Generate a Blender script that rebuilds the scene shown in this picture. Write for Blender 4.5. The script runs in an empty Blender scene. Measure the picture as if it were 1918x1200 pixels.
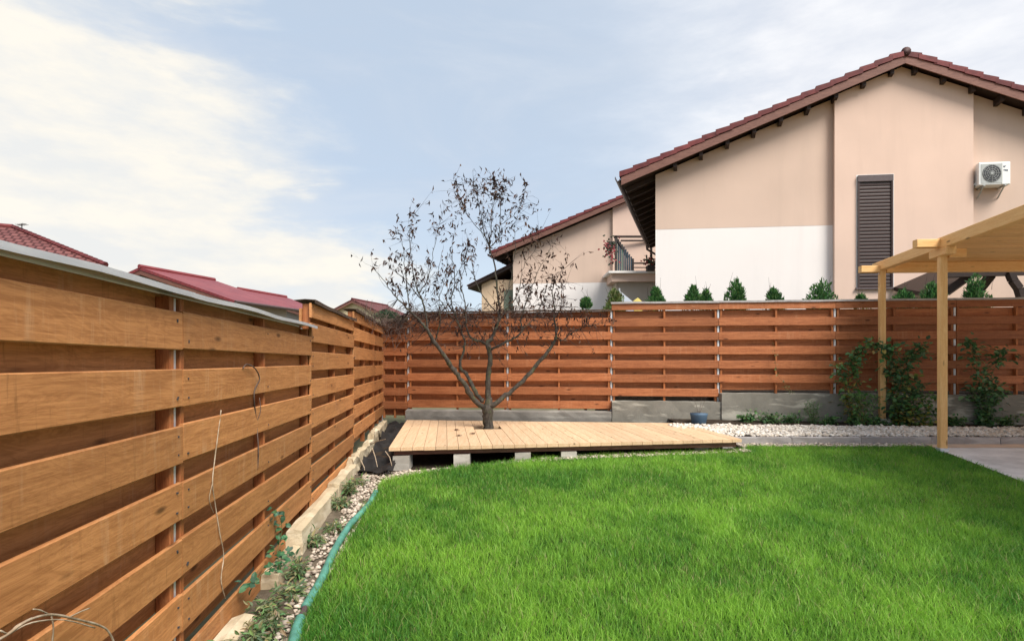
import bpy, bmesh, math, random
import numpy as np
from mathutils import Vector, Matrix, Euler
R = math.radians
random.seed(7); RNG = np.random.default_rng(11)
SC = bpy.context.scene
COL = SC.collection

# ------------------------------------------------------------------ camera
CZ, FPX, HOR = 1.536, 1030.0, 677.0
cam_d = bpy.data.cameras.new('camera'); cam = bpy.data.objects.new('camera', cam_d); COL.objects.link(cam)
cam.location = (0, 0, CZ); cam.rotation_euler = (R(90), 0, 0)
cam_d.sensor_width = 36; cam_d.lens = FPX / 1918 * 36
cam_d.shift_y = (HOR - 600) / 1918
cam_d.clip_start = 0.05; cam_d.clip_end = 6000
SC.camera = cam
def at(px, py, Y): return Vector(((px - 959) / FPX * Y, Y, CZ - (py - HOR) / FPX * Y))

# ------------------------------------------------------------------ sky, sun, exposure
SUN_EL, SUN_AZ = 51, 143            # azimuth clockwise from +Y (the view direction)
wd = bpy.data.worlds.new('World'); SC.world = wd; wd.use_nodes = True
nt = wd.node_tree; nt.nodes.clear()
def N(t, **kw):
    n = nt.nodes.new(t)
    for k, v in kw.items(): setattr(n, k, v)
    return n
def L(a, b): nt.links.new(a, b)
def math_node(op, a, b=None, c=None):
    n = N('ShaderNodeMath', operation=op)
    for i, v in enumerate((a, b, c)):
        if v is None: continue
        if isinstance(v, (int, float)): n.inputs[i].default_value = v
        else: L(v, n.inputs[i])
    return n.outputs[0]
out = N('ShaderNodeOutputWorld'); bg = N('ShaderNodeBackground'); bg.inputs[1].default_value = 0.1
L(bg.outputs[0], out.inputs[0])
sky = N('ShaderNodeTexSky', sky_type='NISHITA'); sky.sun_disc = False
sky.sun_elevation = R(SUN_EL); sky.sun_rotation = R(SUN_AZ); sky.air_density = 1.0; sky.dust_density = 1.5
tc = N('ShaderNodeTexCoord')
# wind-drawn clouds: noise that is stretched along the drift of the cloud sheet
mp = N('ShaderNodeMapping'); mp.inputs['Rotation'].default_value = (0, R(20), 0); mp.inputs['Scale'].default_value = (1.3, 1.6, 4.2)
L(tc.outputs['Generated'], mp.inputs[0])
n1 = N('ShaderNodeTexNoise'); n1.inputs['Scale'].default_value = 1.5; n1.inputs['Detail'].default_value = 9; n1.inputs['Roughness'].default_value = 0.58; n1.inputs['Distortion'].default_value = 0.5
L(mp.outputs[0], n1.inputs['Vector'])
n2 = N('ShaderNodeTexNoise'); n2.inputs['Scale'].default_value = 5.0; n2.inputs['Detail'].default_value = 8; n2.inputs['Roughness'].default_value = 0.6
L(mp.outputs[0], n2.inputs['Vector'])
def lobe(px, py, wide, soft):       # a bank of cloud round one direction of the sky
    d = (at(px, py, 1) - Vector((0, 0, CZ))).normalized()
    dp = N('ShaderNodeVectorMath', operation='DOT_PRODUCT'); L(tc.outputs['Generated'], dp.inputs[0]); dp.inputs[1].default_value = d
    a = math_node('ARCCOSINE', math_node('MINIMUM', dp.outputs['Value'], 0.99999))
    w = math_node('MULTIPLY_ADD', n1.outputs[0], 0.55, -0.275)
    w2 = math_node('MULTIPLY_ADD', n2.outputs[0], 0.16, -0.08)
    a = math_node('ADD', math_node('ADD', a, w), w2)
    mr = N('ShaderNodeMapRange', interpolation_type='SMOOTHSTEP'); L(a, mr.inputs[0])
    mr.inputs[1].default_value = R(wide); mr.inputs[2].default_value = R(wide - soft)
    return mr.outputs[0]
def vmax(a, b): return math_node('MAXIMUM', a, b)
warm = lobe(-250, 420, 30, 10)
for p in ((60, 560, 29, 12), (320, 510, 18, 8), (520, 470, 10, 6), (600, 560, 11, 9)): warm = vmax(warm, lobe(*p))
white = lobe(1750, -60, 33, 30)
white = vmax(white, lobe(1500, 60, 16, 16))
# elsewhere the same kind of broken cloud sheet goes on
gen = N('ShaderNodeMapRange', interpolation_type='SMOOTHSTEP'); L(n1.outputs[0], gen.inputs[0]); gen.inputs[1].default_value = 0.50; gen.inputs[2].default_value = 0.72
sep = N('ShaderNodeSeparateXYZ'); L(tc.outputs['Generated'], sep.inputs[0])
hz = N('ShaderNodeMapRange', interpolation_type='SMOOTHSTEP'); L(sep.outputs[2], hz.inputs[0]); hz.inputs[1].default_value = 0.30; hz.inputs[2].default_value = -0.02
def mixc(fac, a, b):
    m = N('ShaderNodeMix', data_type='RGBA')
    if isinstance(fac, float): m.inputs[0].default_value = fac
    else: L(fac, m.inputs[0])
    for s, v in ((6, a), (7, b)):
        if isinstance(v, tuple): m.inputs[s].default_value = (*v, 1)
        else: L(v, m.inputs[s])
    return m.outputs[2]
veil = mixc(0.80, sky.outputs[0], (2.95, 3.5, 4.15))                      # thin veil over the blue
n2m = N('ShaderNodeMapRange'); L(n1.outputs[0], n2m.inputs[0]); n2m.inputs[1].default_value = 0.35; n2m.inputs[2].default_value = 0.7; n2m.inputs[3].default_value = 0.0; n2m.inputs[4].default_value = 0.35
veil = mixc(n2m.outputs[0], veil, (2.85, 3.05, 3.5))
veil = mixc(math_node('MULTIPLY', gen.outputs[0], 0.25), veil, (4.2, 4.45, 4.75))
veil = mixc(math_node('MULTIPLY', hz.outputs[0], 0.6), veil, (4.0, 4.5, 4.9))
tex = N('ShaderNodeMapRange'); L(n2.outputs[0], tex.inputs[0]); tex.inputs[1].default_value = 0.38; tex.inputs[2].default_value = 0.62
wcol = mixc(tex.outputs[0], (5.0, 4.75, 4.25), (4.25, 4.27, 4.2))
ccol = mixc(tex.outputs[0], (4.9, 4.9, 5.0), (4.15, 4.25, 4.55))
c = mixc(math_node('MULTIPLY', white, 0.9), veil, ccol)
c = mixc(math_node('MULTIPLY', warm, 0.95), c, wcol)
L(c, bg.inputs[0])

sun_d = bpy.data.lights.new('sun', 'SUN'); sun = bpy.data.objects.new('sun', sun_d); COL.objects.link(sun)
sun_d.energy = 2.7; sun_d.angle = R(30); sun_d.color = (1.0, 0.95, 0.87)
az, el = R(SUN_AZ), R(SUN_EL)
sdir = Vector((math.sin(az) * math.cos(el), math.cos(az) * math.cos(el), math.sin(el)))
sun.rotation_euler = sdir.to_track_quat('Z', 'Y').to_euler()
sun.location = sdir * 60
SC.view_settings.view_transform = 'Standard'; SC.view_settings.look = 'None'
SC.view_settings.gamma = 1; SC.view_settings.exposure = 1.05; SC.view_settings.use_curve_mapping = False
SC.cycles.use_denoising = True
SC.cycles.max_bounces = 6

# ------------------------------------------------------------------ materials
M = {}
class NB:
    """small node-tree writer for one material"""
    def __init__(s, name, rough=0.7, spec=0.3):
        m = bpy.data.materials.new(name); m.use_nodes = True; s.m = m; s.t = m.node_tree
        s.b = s.t.nodes['Principled BSDF']; s.b.inputs['Roughness'].default_value = rough
        s.b.inputs['Specular IOR Level'].default_value = spec; M[name] = m
        s.tc = s.n('ShaderNodeTexCoord'); s.oi = s.n('ShaderNodeObjectInfo')
    def n(s, t, **kw):
        n = s.t.nodes.new(t)
        for k, v in kw.items(): setattr(n, k, v)
        return n
    def l(s, a, b): s.t.links.new(a, b)
    def coords(s, scale=(1, 1, 1), rand=True, src='Object'):
        mp = s.n('ShaderNodeMapping'); mp.inputs['Scale'].default_value = scale
        if rand:
            v = s.n('ShaderNodeVectorMath', operation='SCALE'); v.inputs[0].default_value = (37.1, 19.7, 53.3)
            s.l(s.oi.outputs['Random'], v.inputs['Scale'])
            a = s.n('ShaderNodeVectorMath', operation='ADD'); s.l(s.tc.outputs[src], a.inputs[0]); s.l(v.outputs[0], a.inputs[1])
            s.l(a.outputs[0], mp.inputs[0])
        else: s.l(s.tc.outputs[src], mp.inputs[0])
        return mp.outputs[0]
    def noise(s, vec, scale, detail=6, rough=0.6, dist=0.0):
        n = s.n('ShaderNodeTexNoise'); n.inputs['Scale'].default_value = scale; n.inputs['Detail'].default_value = detail
        n.inputs['Roughness'].default_value = rough; n.inputs['Distortion'].default_value = dist; s.l(vec, n.inputs['Vector']); return n.outputs[0]
    def rng(s, v, a, b, c=0.0, d=1.0):
        n = s.n('ShaderNodeMapRange'); s.l(v, n.inputs[0])
        for i, x in enumerate((a, b, c, d)): n.inputs[i + 1].default_value = x
        return n.outputs[0]
    def mix(s, f, a, b, mode='MIX'):
        n = s.n('ShaderNodeMix', data_type='RGBA', blend_type=mode)
        for i, v in ((0, f), (6, a), (7, b)):
            if isinstance(v, (int, float)): n.inputs[i].default_value = v
            elif isinstance(v, tuple): n.inputs[i].default_value = (*v, 1)
            else: s.l(v, n.inputs[i])
        return n.outputs[2]
    def mul(s, a, b):
        n = s.n('ShaderNodeMath', operation='MULTIPLY')
        for i, v in enumerate((a, b)):
            if isinstance(v, (int, float)): n.inputs[i].default_value = v
            else: s.l(v, n.inputs[i])
        return n.outputs[0]
    def vary(s, col, lo=0.8, hi=1.15):
        f = s.rng(s.oi.outputs['Random'], 0, 1, lo, hi)
        c = s.n('ShaderNodeCombineColor'); [s.l(f, c.inputs[i]) for i in range(3)]
        return s.mix(1.0, col, c.outputs[0], 'MULTIPLY')
    def color(s, c):
        if isinstance(c, tuple): s.b.inputs['Base Color'].default_value = (*c, 1)
        else: s.l(c, s.b.inputs['Base Color'])
    def bump(s, h, strength=0.3, dist=0.01):
        n = s.n('ShaderNodeBump'); n.inputs['Strength'].default_value = strength; n.inputs['Distance'].default_value = dist
        s.l(h, n.inputs['Height']); s.l(n.outputs[0], s.b.inputs['Normal'])

def wood(name, light, dark, pale, axis=0, rough=0.6, streak=0.5, lo=0.8, hi=1.15, knots=True, spec=0.3):
    b = NB(name, rough, spec)
    sc = [14, 14, 14]; sc[axis] = 0.9
    sc2 = [5, 5, 5]; sc2[axis] = 1.1; g = b.noise(b.coords(tuple(sc2)), 1.6, 6, 0.6, 2.6); w0 = b.n('ShaderNodeMath', operation='SINE'); b.l(b.mul(g, 46.0), w0.inputs[0]); g = b.noise(b.coords(tuple(sc)), 2.2, 8, 0.65, 1.2); gg = b.n('ShaderNodeMath', operation='MULTIPLY_ADD'); b.l(w0.outputs[0], gg.inputs[0]); gg.inputs[1].default_value = .06; b.l(g, gg.inputs[2]); g = gg.outputs[0]
    c = b.mix(b.rng(g, 0.36, 0.64), dark, light)
    fine = [90, 90, 90]; fine[axis] = 3
    f = b.noise(b.coords(tuple(fine)), 1.5, 4, 0.6)
    c = b.mix(b.mul(b.rng(f, 0.5, 0.75), 0.35), c, dark)
    if streak:                                      # weather runs down across the grain, blotches
        st = [26, 26, 26]; st[2 if axis == 0 else 0] = 2.2
        w = b.noise(b.coords(tuple(st)), 1.0, 5, 0.7)
        bl = b.noise(b.coords((1, 1, 1)), 2.0, 5, 0.6)
        c = b.mix(b.mul(b.mul(b.rng(w, 0.52, 0.72), b.rng(bl, 0.42, 0.65)), streak), c, pale)
        w2 = b.noise(b.coords(tuple(st)), 1.7, 5, 0.7)
        c = b.mix(b.mul(b.mul(b.rng(w2, 0.58, 0.75), b.rng(bl, 0.6, 0.4)), streak), c, tuple(x * 0.45 for x in dark))
    if knots:
        v = b.n('ShaderNodeTexVoronoi'); v.inputs['Scale'].default_value = 1.0
        ks = [7, 7, 7]; ks[axis] = 2.2
        b.l(b.coords(tuple(ks)), v.inputs['Vector'])
        c = b.mix(b.rng(v.outputs['Distance'], 0.13, 0.05), c, tuple(x * 0.4 for x in dark))
    b.color(b.vary(c, lo, hi))
    b.bump(f, 0.25, 0.004)
    return b.m
wood('stain_left', (0.54, 0.238, 0.085), (0.36, 0.145, 0.048), (0.62, 0.38, 0.21), streak=0.6, lo=0.80, hi=1.18)
wood('stain_far', (0.44, 0.158, 0.062), (0.28, 0.090, 0.033), (0.48, 0.23, 0.12), streak=0.6, lo=0.74, hi=1.16)
wood('stain_upright', (0.42, 0.15, 0.05), (0.26, 0.08, 0.025), (0.5, 0.3, 0.15), axis=2, streak=0.3)
wood('deck_wood', (0.71, 0.50, 0.315), (0.59, 0.385, 0.22), (0.74, 0.57, 0.38), axis=1, streak=0.35, lo=0.9, hi=1.06)
wood('new_pine', (0.87, 0.54, 0.235), (0.76, 0.41, 0.15), (0.8, 0.55, 0.28), axis=0, streak=0.15, lo=0.92, hi=1.05)
wood('new_pine_post', (0.87, 0.54, 0.235), (0.76, 0.41, 0.15), (0.8, 0.55, 0.28), axis=2, streak=0.15, lo=0.92, hi=1.05)
wood('barge_wood', (0.24, 0.115, 0.085), (0.15, 0.065, 0.048), (0.24, 0.12, 0.09), axis=0, streak=0.2, knots=False)
wood('dark_timber', (0.045, 0.026, 0.019), (0.024, 0.014, 0.011), (0.09, 0.05, 0.04), axis=0, streak=0.0, knots=False)

def plaster(name, c, var=0.06):
    b = NB(name, 0.9, 0.15)
    v = b.coords((1, 1, 1), False)
    n = b.noise(v, 0.55, 4, 0.5); f = b.noise(v, 60, 3, 0.6)
    a = b.mix(b.rng(n, 0.3, 0.7), tuple(x * (1 - var) for x in c), tuple(min(x * (1 + var), 0.9) for x in c))
    st = b.noise(b.coords((2.5, 2.5, 0.25), False), 1.0, 5, 0.6)
    a = b.mix(b.mul(b.rng(st, 0.5, 0.75), 0.18), a, tuple(x * 0.7 for x in c))
    b.color(a); b.bump(f, 0.25, 0.006)
plaster('peach_plaster', (0.68, 0.50, 0.405)); plaster('peach_plaster_dark', (0.615, 0.46, 0.37)); plaster('white_plaster', (0.79, 0.735, 0.705), 0.03)  # middle one is the peach a little darker, for walls beside the bay
plaster('cream_plaster', (0.72, 0.58, 0.36)); plaster('yellow_plaster', (0.72, 0.53, 0.36)); plaster('grey_plaster', (0.45, 0.40, 0.34))

def concrete(name, c, pale, amt=0.6, smear=1.0, rough=0.9):
    b = NB(name, rough, 0.15); v = b.coords((1, 1, 1))
    n = b.noise(v, 3, 8, 0.65); p = b.noise(b.coords((0.8, 0.8, 4.0)), 1.6, 7, 0.6, 0.4); f = b.noise(v, 55, 5, 0.7)
    a = b.mix(b.rng(n, 0.3, 0.7), tuple(x * 0.62 for x in c), c)
    a = b.mix(b.mul(b.rng(p, 0.52, 0.60), amt), a, pale)
    a = b.mix(b.mul(b.rng(f, 0.5, 0.8), 0.3), a, tuple(x * 0.5 for x in c))
    b.color(a); b.bump(f, 0.5, 0.01)
concrete('grey_concrete', (0.27, 0.25, 0.21), (0.47, 0.44, 0.37), 0.85)
concrete('old_concrete', (0.27, 0.25, 0.22), (0.36, 0.34, 0.30))
concrete('cream_concrete', (0.62, 0.50, 0.33), (0.74, 0.64, 0.47), 0.7)
concrete('block_concrete', (0.50, 0.46, 0.40), (0.62, 0.58, 0.52), 0.5)
concrete('kerb_concrete', (0.45, 0.41, 0.39), (0.56, 0.52, 0.50), 0.6)
concrete('slab_concrete', (0.80, 0.77, 0.74), (0.82, 0.80, 0.77), 0.35)
concrete('slab_border', (0.76, 0.57, 0.42), (0.80, 0.64, 0.50), 0.5)

def soil(name, a, c, scale=9):
    b = NB(name, 0.95, 0.1); v = b.coords((1, 1, 1), False)
    n = b.noise(v, scale, 8, 0.7); f = b.noise(v, scale * 9, 5, 0.7)
    b.color(b.mix(b.rng(n, 0.35, 0.65), a, c)); b.bump(f, 0.9, 0.03)
soil('lawn_soil', (0.035, 0.075, 0.012), (0.055, 0.11, 0.018)); soil('dark_soil', (0.035, 0.026, 0.019), (0.075, 0.055, 0.04))
soil('strip_soil', (0.15, 0.12, 0.085), (0.26, 0.21, 0.155), 14); soil('open_ground', (0.10, 0.10, 0.05), (0.17, 0.15, 0.09), 0.6)

def attr_mat(name, rough=0.6, transl=0.0, spec=0.25, bump=False):
    b = NB(name, rough, spec)
    a = b.n('ShaderNodeAttribute'); a.attribute_name = 'Col'
    b.color(a.outputs['Color'])
    if transl:
        tr = b.n('ShaderNodeBsdfTranslucent'); b.l(a.outputs['Color'], tr.inputs['Color'])
        mx = b.n('ShaderNodeMixShader'); mx.inputs[0].default_value = transl
        o = b.t.nodes['Material Output']; b.l(b.b.outputs[0], mx.inputs[1]); b.l(tr.outputs[0], mx.inputs[2]); b.l(mx.outputs[0], o.inputs[0])
    if bump: b.bump(b.noise(b.coords((1, 1, 1)), 60, 4), 0.4, 0.004)
attr_mat('grass_blade', 0.5, 0.45, 0.35); attr_mat('leaf', 0.5, 0.30, 0.3); attr_mat('dry_leaf', 0.85, 0.15, 0.1); attr_mat('pebble', 0.75, 0, 0.2, True)
b = NB('bark', 0.9, 0.15); v = b.coords((6, 6, 2.5), False)
n = b.noise(v, 4, 8, 0.7); lich = b.noise(b.coords((1, 1, 1), False), 9, 6, 0.65)
c1 = b.mix(b.rng(n, 0.35, 0.65), (0.030, 0.025, 0.021), (0.098, 0.083, 0.068)); c1 = b.mix(b.mul(b.rng(lich, 0.52, 0.62), 0.55), c1, (0.085, 0.10, 0.045)); b.color(c1); b.bump(n, 0.9, 0.02)
b = NB('twig_bark', 0.85, 0.15); b.color((0.045, 0.033, 0.030))
b = NB('dry_vine', 0.9, 0.1); n = b.noise(b.coords((1, 1, 1), False), 12, 5); b.color(b.mix(b.rng(n, 0.35, 0.65), (0.055, 0.038, 0.032), (0.17, 0.12, 0.10)))
b = NB('pale_vine', 0.9, 0.1); n = b.noise(b.coords((1, 1, 1), False), 30, 5); b.color(b.mix(b.rng(n, 0.35, 0.65), (0.28, 0.20, 0.13), (0.52, 0.42, 0.31)))
b = NB('green_stem', 0.7, 0.2); b.color((0.10, 0.11, 0.04))
b = NB('galvanised', 0.42, 0.5); b.b.inputs['Metallic'].default_value = 0.35
n = b.noise(b.coords((1, 1, 1)), 25, 5); b.color(b.mix(b.rng(n, 0.3, 0.7), (0.55, 0.55, 0.57), (0.74, 0.74, 0.76)))
b = NB('sheet_metal', 0.4, 0.5); b.b.inputs['Metallic'].default_value = 0.25
n = b.noise(b.coords((0.6, 4, 4), False), 6, 5); b.color(b.mix(b.rng(n, 0.3, 0.7), (0.56, 0.58, 0.63), (0.74, 0.76, 0.80)))
b = NB('tar_board', 0.85, 0.2); n = b.noise(b.coords((1, 1, 1)), 18, 6); b.color(b.mix(b.rng(n, 0.3, 0.7), (0.045, 0.032, 0.026), (0.13, 0.085, 0.06)))
b = NB('zinc_cap', 0.5, 0.4); n = b.noise(b.coords((1, 1, 1)), 10, 5); b.color(b.mix(b.rng(n, 0.3, 0.7), (0.30, 0.27, 0.26), (0.46, 0.43, 0.42)))
def tile_mat(name, a, c, rough=0.6):
    b = NB(name, rough, 0.25); n = b.noise(b.coords((1, 1, 1)), 5, 7, 0.65)
    b.color(b.vary(b.mix(b.rng(n, 0.3, 0.7), a, c), 0.75, 1.2)); b.bump(b.noise(b.coords((1, 1, 1)), 40, 4), 0.3, 0.006)
tile_mat('clay_tile', (0.095, 0.020, 0.021), (0.19, 0.042, 0.040)); tile_mat('dark_ridge', (0.035, 0.015, 0.014), (0.07, 0.03, 0.028))
b = NB('tile_field', 0.7, 0.2)
br = b.n('ShaderNodeTexBrick'); br.inputs['Scale'].default_value = 1.0; br.inputs['Brick Width'].default_value = 0.22; br.inputs['Row Height'].default_value = 0.30; br.inputs['Mortar Size'].default_value = 0.035; br.inputs['Mortar Smooth'].default_value = 0.4
br.inputs['Color1'].default_value = (0.20, 0.078, 0.07, 1); br.inputs['Color2'].default_value = (0.145, 0.052, 0.048, 1); br.inputs['Mortar'].default_value = (0.07, 0.022, 0.02, 1); br.offset = 0.5
b.l(b.tc.outputs['UV'], br.inputs['Vector']); b.color(br.outputs['Color'])
inv = b.n('ShaderNodeMath', operation='SUBTRACT'); inv.inputs[0].default_value = 1; b.l(br.outputs['Fac'], inv.inputs[1]); b.bump(inv.outputs[0], 0.8, 0.03)
b = NB('red_metal_roof', 0.5, 0.35); n = b.noise(b.coords((1, 1, 1), False), 1.2, 5)
w = b.n('ShaderNodeTexWave'); w.inputs['Scale'].default_value = 1.4; b.l(b.tc.outputs['UV'], w.inputs['Vector'])
b.color(b.mix(b.rng(n, 0.3, 0.7), (0.17, 0.030, 0.035), (0.25, 0.052, 0.053))); b.bump(w.outputs['Fac'], 0.35, 0.03)
def plain(name, c, rough=0.6, spec=0.3, var=0.12, metal=0):
    b = NB(name, rough, spec); b.b.inputs['Metallic'].default_value = metal
    n = b.noise(b.coords((1, 1, 1)), 12, 5); b.color(b.mix(b.rng(n, 0.3, 0.7), tuple(x * (1 - var) for x in c), tuple(min(1, x * (1 + var)) for x in c)))
plain('shutter_brown', (0.060, 0.038, 0.034), 0.45); plain('shutter_box', (0.11, 0.085, 0.085), 0.5); plain('white_trim', (0.80, 0.76, 0.72), 0.7, var=0.03)
plain('ac_white', (0.78, 0.78, 0.75), 0.45, var=0.03); plain('ac_grey', (0.42, 0.43, 0.41), 0.5); plain('ac_dark', (0.05, 0.05, 0.055), 0.5); plain('ac_print', (0.08, 0.10, 0.14), 0.5)
plain('gutter_brown', (0.07, 0.042, 0.036), 0.4, 0.5); plain('hose_green', (0.085, 0.25, 0.195), 0.55, 0.3, 0.35); plain('hose_joint', (0.10, 0.06, 0.07), 0.6)
plain('pot_blue', (0.075, 0.125, 0.185), 0.6); plain('black_fabric', (0.016, 0.014, 0.013), 0.75, 0.3, 0.5); plain('rail_dark', (0.05, 0.04, 0.038), 0.5)
plain('screen_blue', (0.035, 0.055, 0.075), 0.6, var=0.3); plain('rail_green', (0.06, 0.12, 0.10), 0.5); plain('shutter_green', (0.16, 0.19, 0.14), 0.6)
plain('parasol_grey', (0.50, 0.53, 0.58), 0.8, var=0.05); plain('yellow_cloth', (0.75, 0.60, 0.18), 0.8); plain('glass_dark', (0.05, 0.06, 0.07), 0.15, 0.6)

# ------------------------------------------------------------------ mesh helpers
def link(name, me, parent=None, mat=None):
    o = bpy.data.objects.new(name, me); COL.objects.link(o)
    if parent is not None: o.parent = parent
    if mat is not None and me is not None and not me.materials: me.materials.append(M[mat])
    return o
def tag(o, label, cat, group=None):
    o['label'] = label; o['category'] = cat
    if group: o['group'] = group
    return o
def empty(name, loc=(0, 0, 0), rz=0.0):
    o = bpy.data.objects.new(name, None); COL.objects.link(o); o.location = loc; o.rotation_euler = (0, 0, rz); o.empty_display_size = 0.2
    return o
def structure(o): o['kind'] = 'structure'; return o
def stuff(o): o['kind'] = 'stuff'; return o
class MB:
    def __init__(s): s.v = []; s.f = []; s.c = []
    def add(s, verts, faces, col=None):
        o = len(s.v); s.v += [tuple(p) for p in verts]; s.f += [tuple(i + o for i in f) for f in faces]
        if col is not None: s.c += [col] * len(verts)
    def box(s, x0, x1, y0, y1, z0, z1):
        s.add([(x0, y0, z0), (x1, y0, z0), (x1, y1, z0), (x0, y1, z0), (x0, y0, z1), (x1, y0, z1), (x1, y1, z1), (x0, y1, z1)],
              [(0, 3, 2, 1), (4, 5, 6, 7), (0, 1, 5, 4), (1, 2, 6, 5), (2, 3, 7, 6), (3, 0, 4, 7)])
    def prism(s, a, b):                     # two matching polygons joined by sides
        n = len(a); s.add(list(a) + list(b), [tuple(range(n))[::-1], tuple(range(n, 2 * n))] + [(i, (i + 1) % n, n + (i + 1) % n, n + i) for i in range(n)])
    def bar(s, a, b, w, h, up=(0, 0, 1)):    # square bar between two points
        a, b = Vector(a), Vector(b); d = (b - a).normalized(); r = d.cross(Vector(up)).normalized(); u = r.cross(d)
        q = [r * x * w / 2 + u * y * h / 2 for x, y in ((-1, -1), (1, -1), (1, 1), (-1, 1))]
        s.prism([a + k for k in q], [b + k for k in q])
    def tube(s, pts, rad, n=6, col=None, cap=True):
        pts = [Vector(p) for p in pts]; o = len(s.v); m = len(pts); ref = None
        for i, p in enumerate(pts):
            d = (pts[min(i + 1, m - 1)] - pts[max(i - 1, 0)]).normalized()
            if ref is None: ref = d.orthogonal().normalized()
            ref = (ref - d * ref.dot(d)); ref = ref.normalized() if ref.length > 1e-6 else d.orthogonal().normalized()
            w = d.cross(ref); r = rad[i] if isinstance(rad, (list, tuple)) else rad
            for k in range(n):
                a = 2 * math.pi * k / n; s.v.append(tuple(p + ref * math.cos(a) * r + w * math.sin(a) * r))
                if col is not None: s.c.append(col)
        for i in range(m - 1):
            for k in range(n):
                k2 = (k + 1) % n; s.f.append((o + i * n + k, o + i * n + k2, o + (i + 1) * n + k2, o + (i + 1) * n + k))
        if cap:
            s.f.append(tuple(o + k for k in range(n))[::-1]); s.f.append(tuple(o + (m - 1) * n + k for k in range(n)))
    def mesh(s, name, smooth=False, mat=None):
        me = bpy.data.meshes.new(name); me.from_pydata(s.v, [], s.f); me.update()
        if smooth: me.polygons.foreach_set('use_smooth', [True] * len(me.polygons))
        if s.c:
            a = me.color_attributes.new('Col', 'FLOAT_COLOR', 'POINT'); a.data.foreach_set('color', np.array([(*c, 1) for c in s.c], dtype=np.float32).ravel())
        if mat: me.materials.append(M[mat])
        return me
    def build(s, name, mat, parent=None, smooth=False): return link(name, s.mesh(name, smooth, mat), parent)
def np_mesh(name, verts, tris, cols, mat, smooth=False):
    me = bpy.data.meshes.new(name); nv, nf = len(verts), len(tris)
    me.vertices.add(nv); me.vertices.foreach_set('co', np.asarray(verts, np.float32).ravel())
    me.loops.add(nf * 3); me.loops.foreach_set('vertex_index', np.asarray(tris, np.int32).ravel())
    me.polygons.add(nf); me.polygons.foreach_set('loop_start', np.arange(0, nf * 3, 3, dtype=np.int32))
    if smooth: me.polygons.foreach_set('use_smooth', np.ones(nf, bool))
    me.update(calc_edges=True)
    if cols is not None:
        a = me.color_attributes.new('Col', 'FLOAT_COLOR', 'POINT'); a.data.foreach_set('color', np.concatenate([cols, np.ones((nv, 1))], 1).astype(np.float32).ravel())
    me.materials.append(M[mat]); me.validate(); return me
def plank_mesh(Lx, T, H, ch=0.004, along=0):
    """chamfered board centred on its origin: length along x (or y / z)"""
    x, y, z = Lx / 2, T / 2, H / 2; c = min(ch, T * 0.3, H * 0.3)
    sec = [(-y, -z + c), (-y + c, -z), (y - c, -z), (y, -z + c), (y, z - c), (y - c, z), (-y + c, z), (-y, z - c)]
    def pt(l, a, b): return (l, a, b) if along == 0 else ((a, l, b) if along == 1 else (a, b, l))
    m = MB(); m.prism([pt(-x, a, b) for a, b in sec], [pt(x, a, b) for a, b in sec]); return m
def fix_normals(me):
    bm = bmesh.new(); bm.from_mesh(me); bmesh.ops.recalc_face_normals(bm, faces=bm.faces); bm.to_mesh(me); bm.free(); return me
_pc = {}
def plank(Lx, T, H, mat, ch=0.004, along=0):
    k = (round(Lx, 3), round(T, 3), round(H, 3), mat, along)
    if k not in _pc: _pc[k] = fix_normals(plank_mesh(Lx, T, H, ch, along).mesh('board', False, mat))
    return _pc[k]
def rough_box(name, x0, x1, y0, y1, z0, z1, mat, step=0.12, amp=0.012, parent=None, seed=0, roundtop=0.0):
    rg = random.Random(seed); bm = bmesh.new(); bmesh.ops.create_cube(bm, size=1)
    n = max(1, int((x1 - x0) / step))
    bmesh.ops.bevel(bm, geom=[e for e in bm.edges], offset=0.04, segments=2, affect='EDGES') if False else None
    for ax, k in ((0, n), (1, 2), (2, 3)):
        lo = -0.5
        for i in range(1, k):
            p = [0, 0, 0]; p[ax] = lo + i / k; nn = [0, 0, 0]; nn[ax] = 1
            bmesh.ops.bisect_plane(bm, geom=bm.verts[:] + bm.edges[:] + bm.faces[:], plane_co=p, plane_no=nn)
    for v in bm.verts:
        c = v.co
        top = c.z > 0.45; fr = c.y < -0.45
        x = x0 + (c.x + 0.5) * (x1 - x0); y = y0 + (c.y + 0.5) * (y1 - y0); z = z0 + (c.z + 0.5) * (z1 - z0)
        if roundtop and top and abs(c.y) > 0.45: z -= roundtop; y += roundtop * 0.6 * (1 if fr else -1)
        v.co = (x + rg.uniform(-amp, amp), y + rg.uniform(-amp, amp), z + rg.uniform(-amp, amp))
    bmesh.ops.recalc_face_normals(bm, faces=bm.faces)
    me = bpy.data.meshes.new(name); bm.to_mesh(me); bm.free(); me.materials.append(M[mat]); return link(name, me, parent)
def poly_sheet(name, pts, mat, zf, sub=0):
    bm = bmesh.new(); vs = [bm.verts.new((x, y, zf(x, y))) for x, y in pts]
    es = [bm.edges.new((vs[i], vs[(i + 1) % len(vs)])) for i in range(len(vs))]
    bmesh.ops.triangle_fill(bm, edges=es, use_beauty=True)
    bmesh.ops.recalc_face_normals(bm, faces=bm.faces)
    if sum(f.normal.z for f in bm.faces) < 0: bmesh.ops.reverse_faces(bm, faces=bm.faces)
    me = bpy.data.meshes.new(name); bm.to_mesh(me); bm.free(); me.materials.append(M[mat]); return link(name, me)
def inside(P, x, y):
    P = np.asarray(P); r = np.zeros(len(x), bool); j = len(P) - 1
    for i in range(len(P)):
        xi, yi = P[i]; xj, yj = P[j]
        c = ((yi > y) != (yj > y)) & (x < (xj - xi) * (y - yi) / (yj - yi + 1e-12) + xi); r ^= c; j = i
    return r
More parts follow.
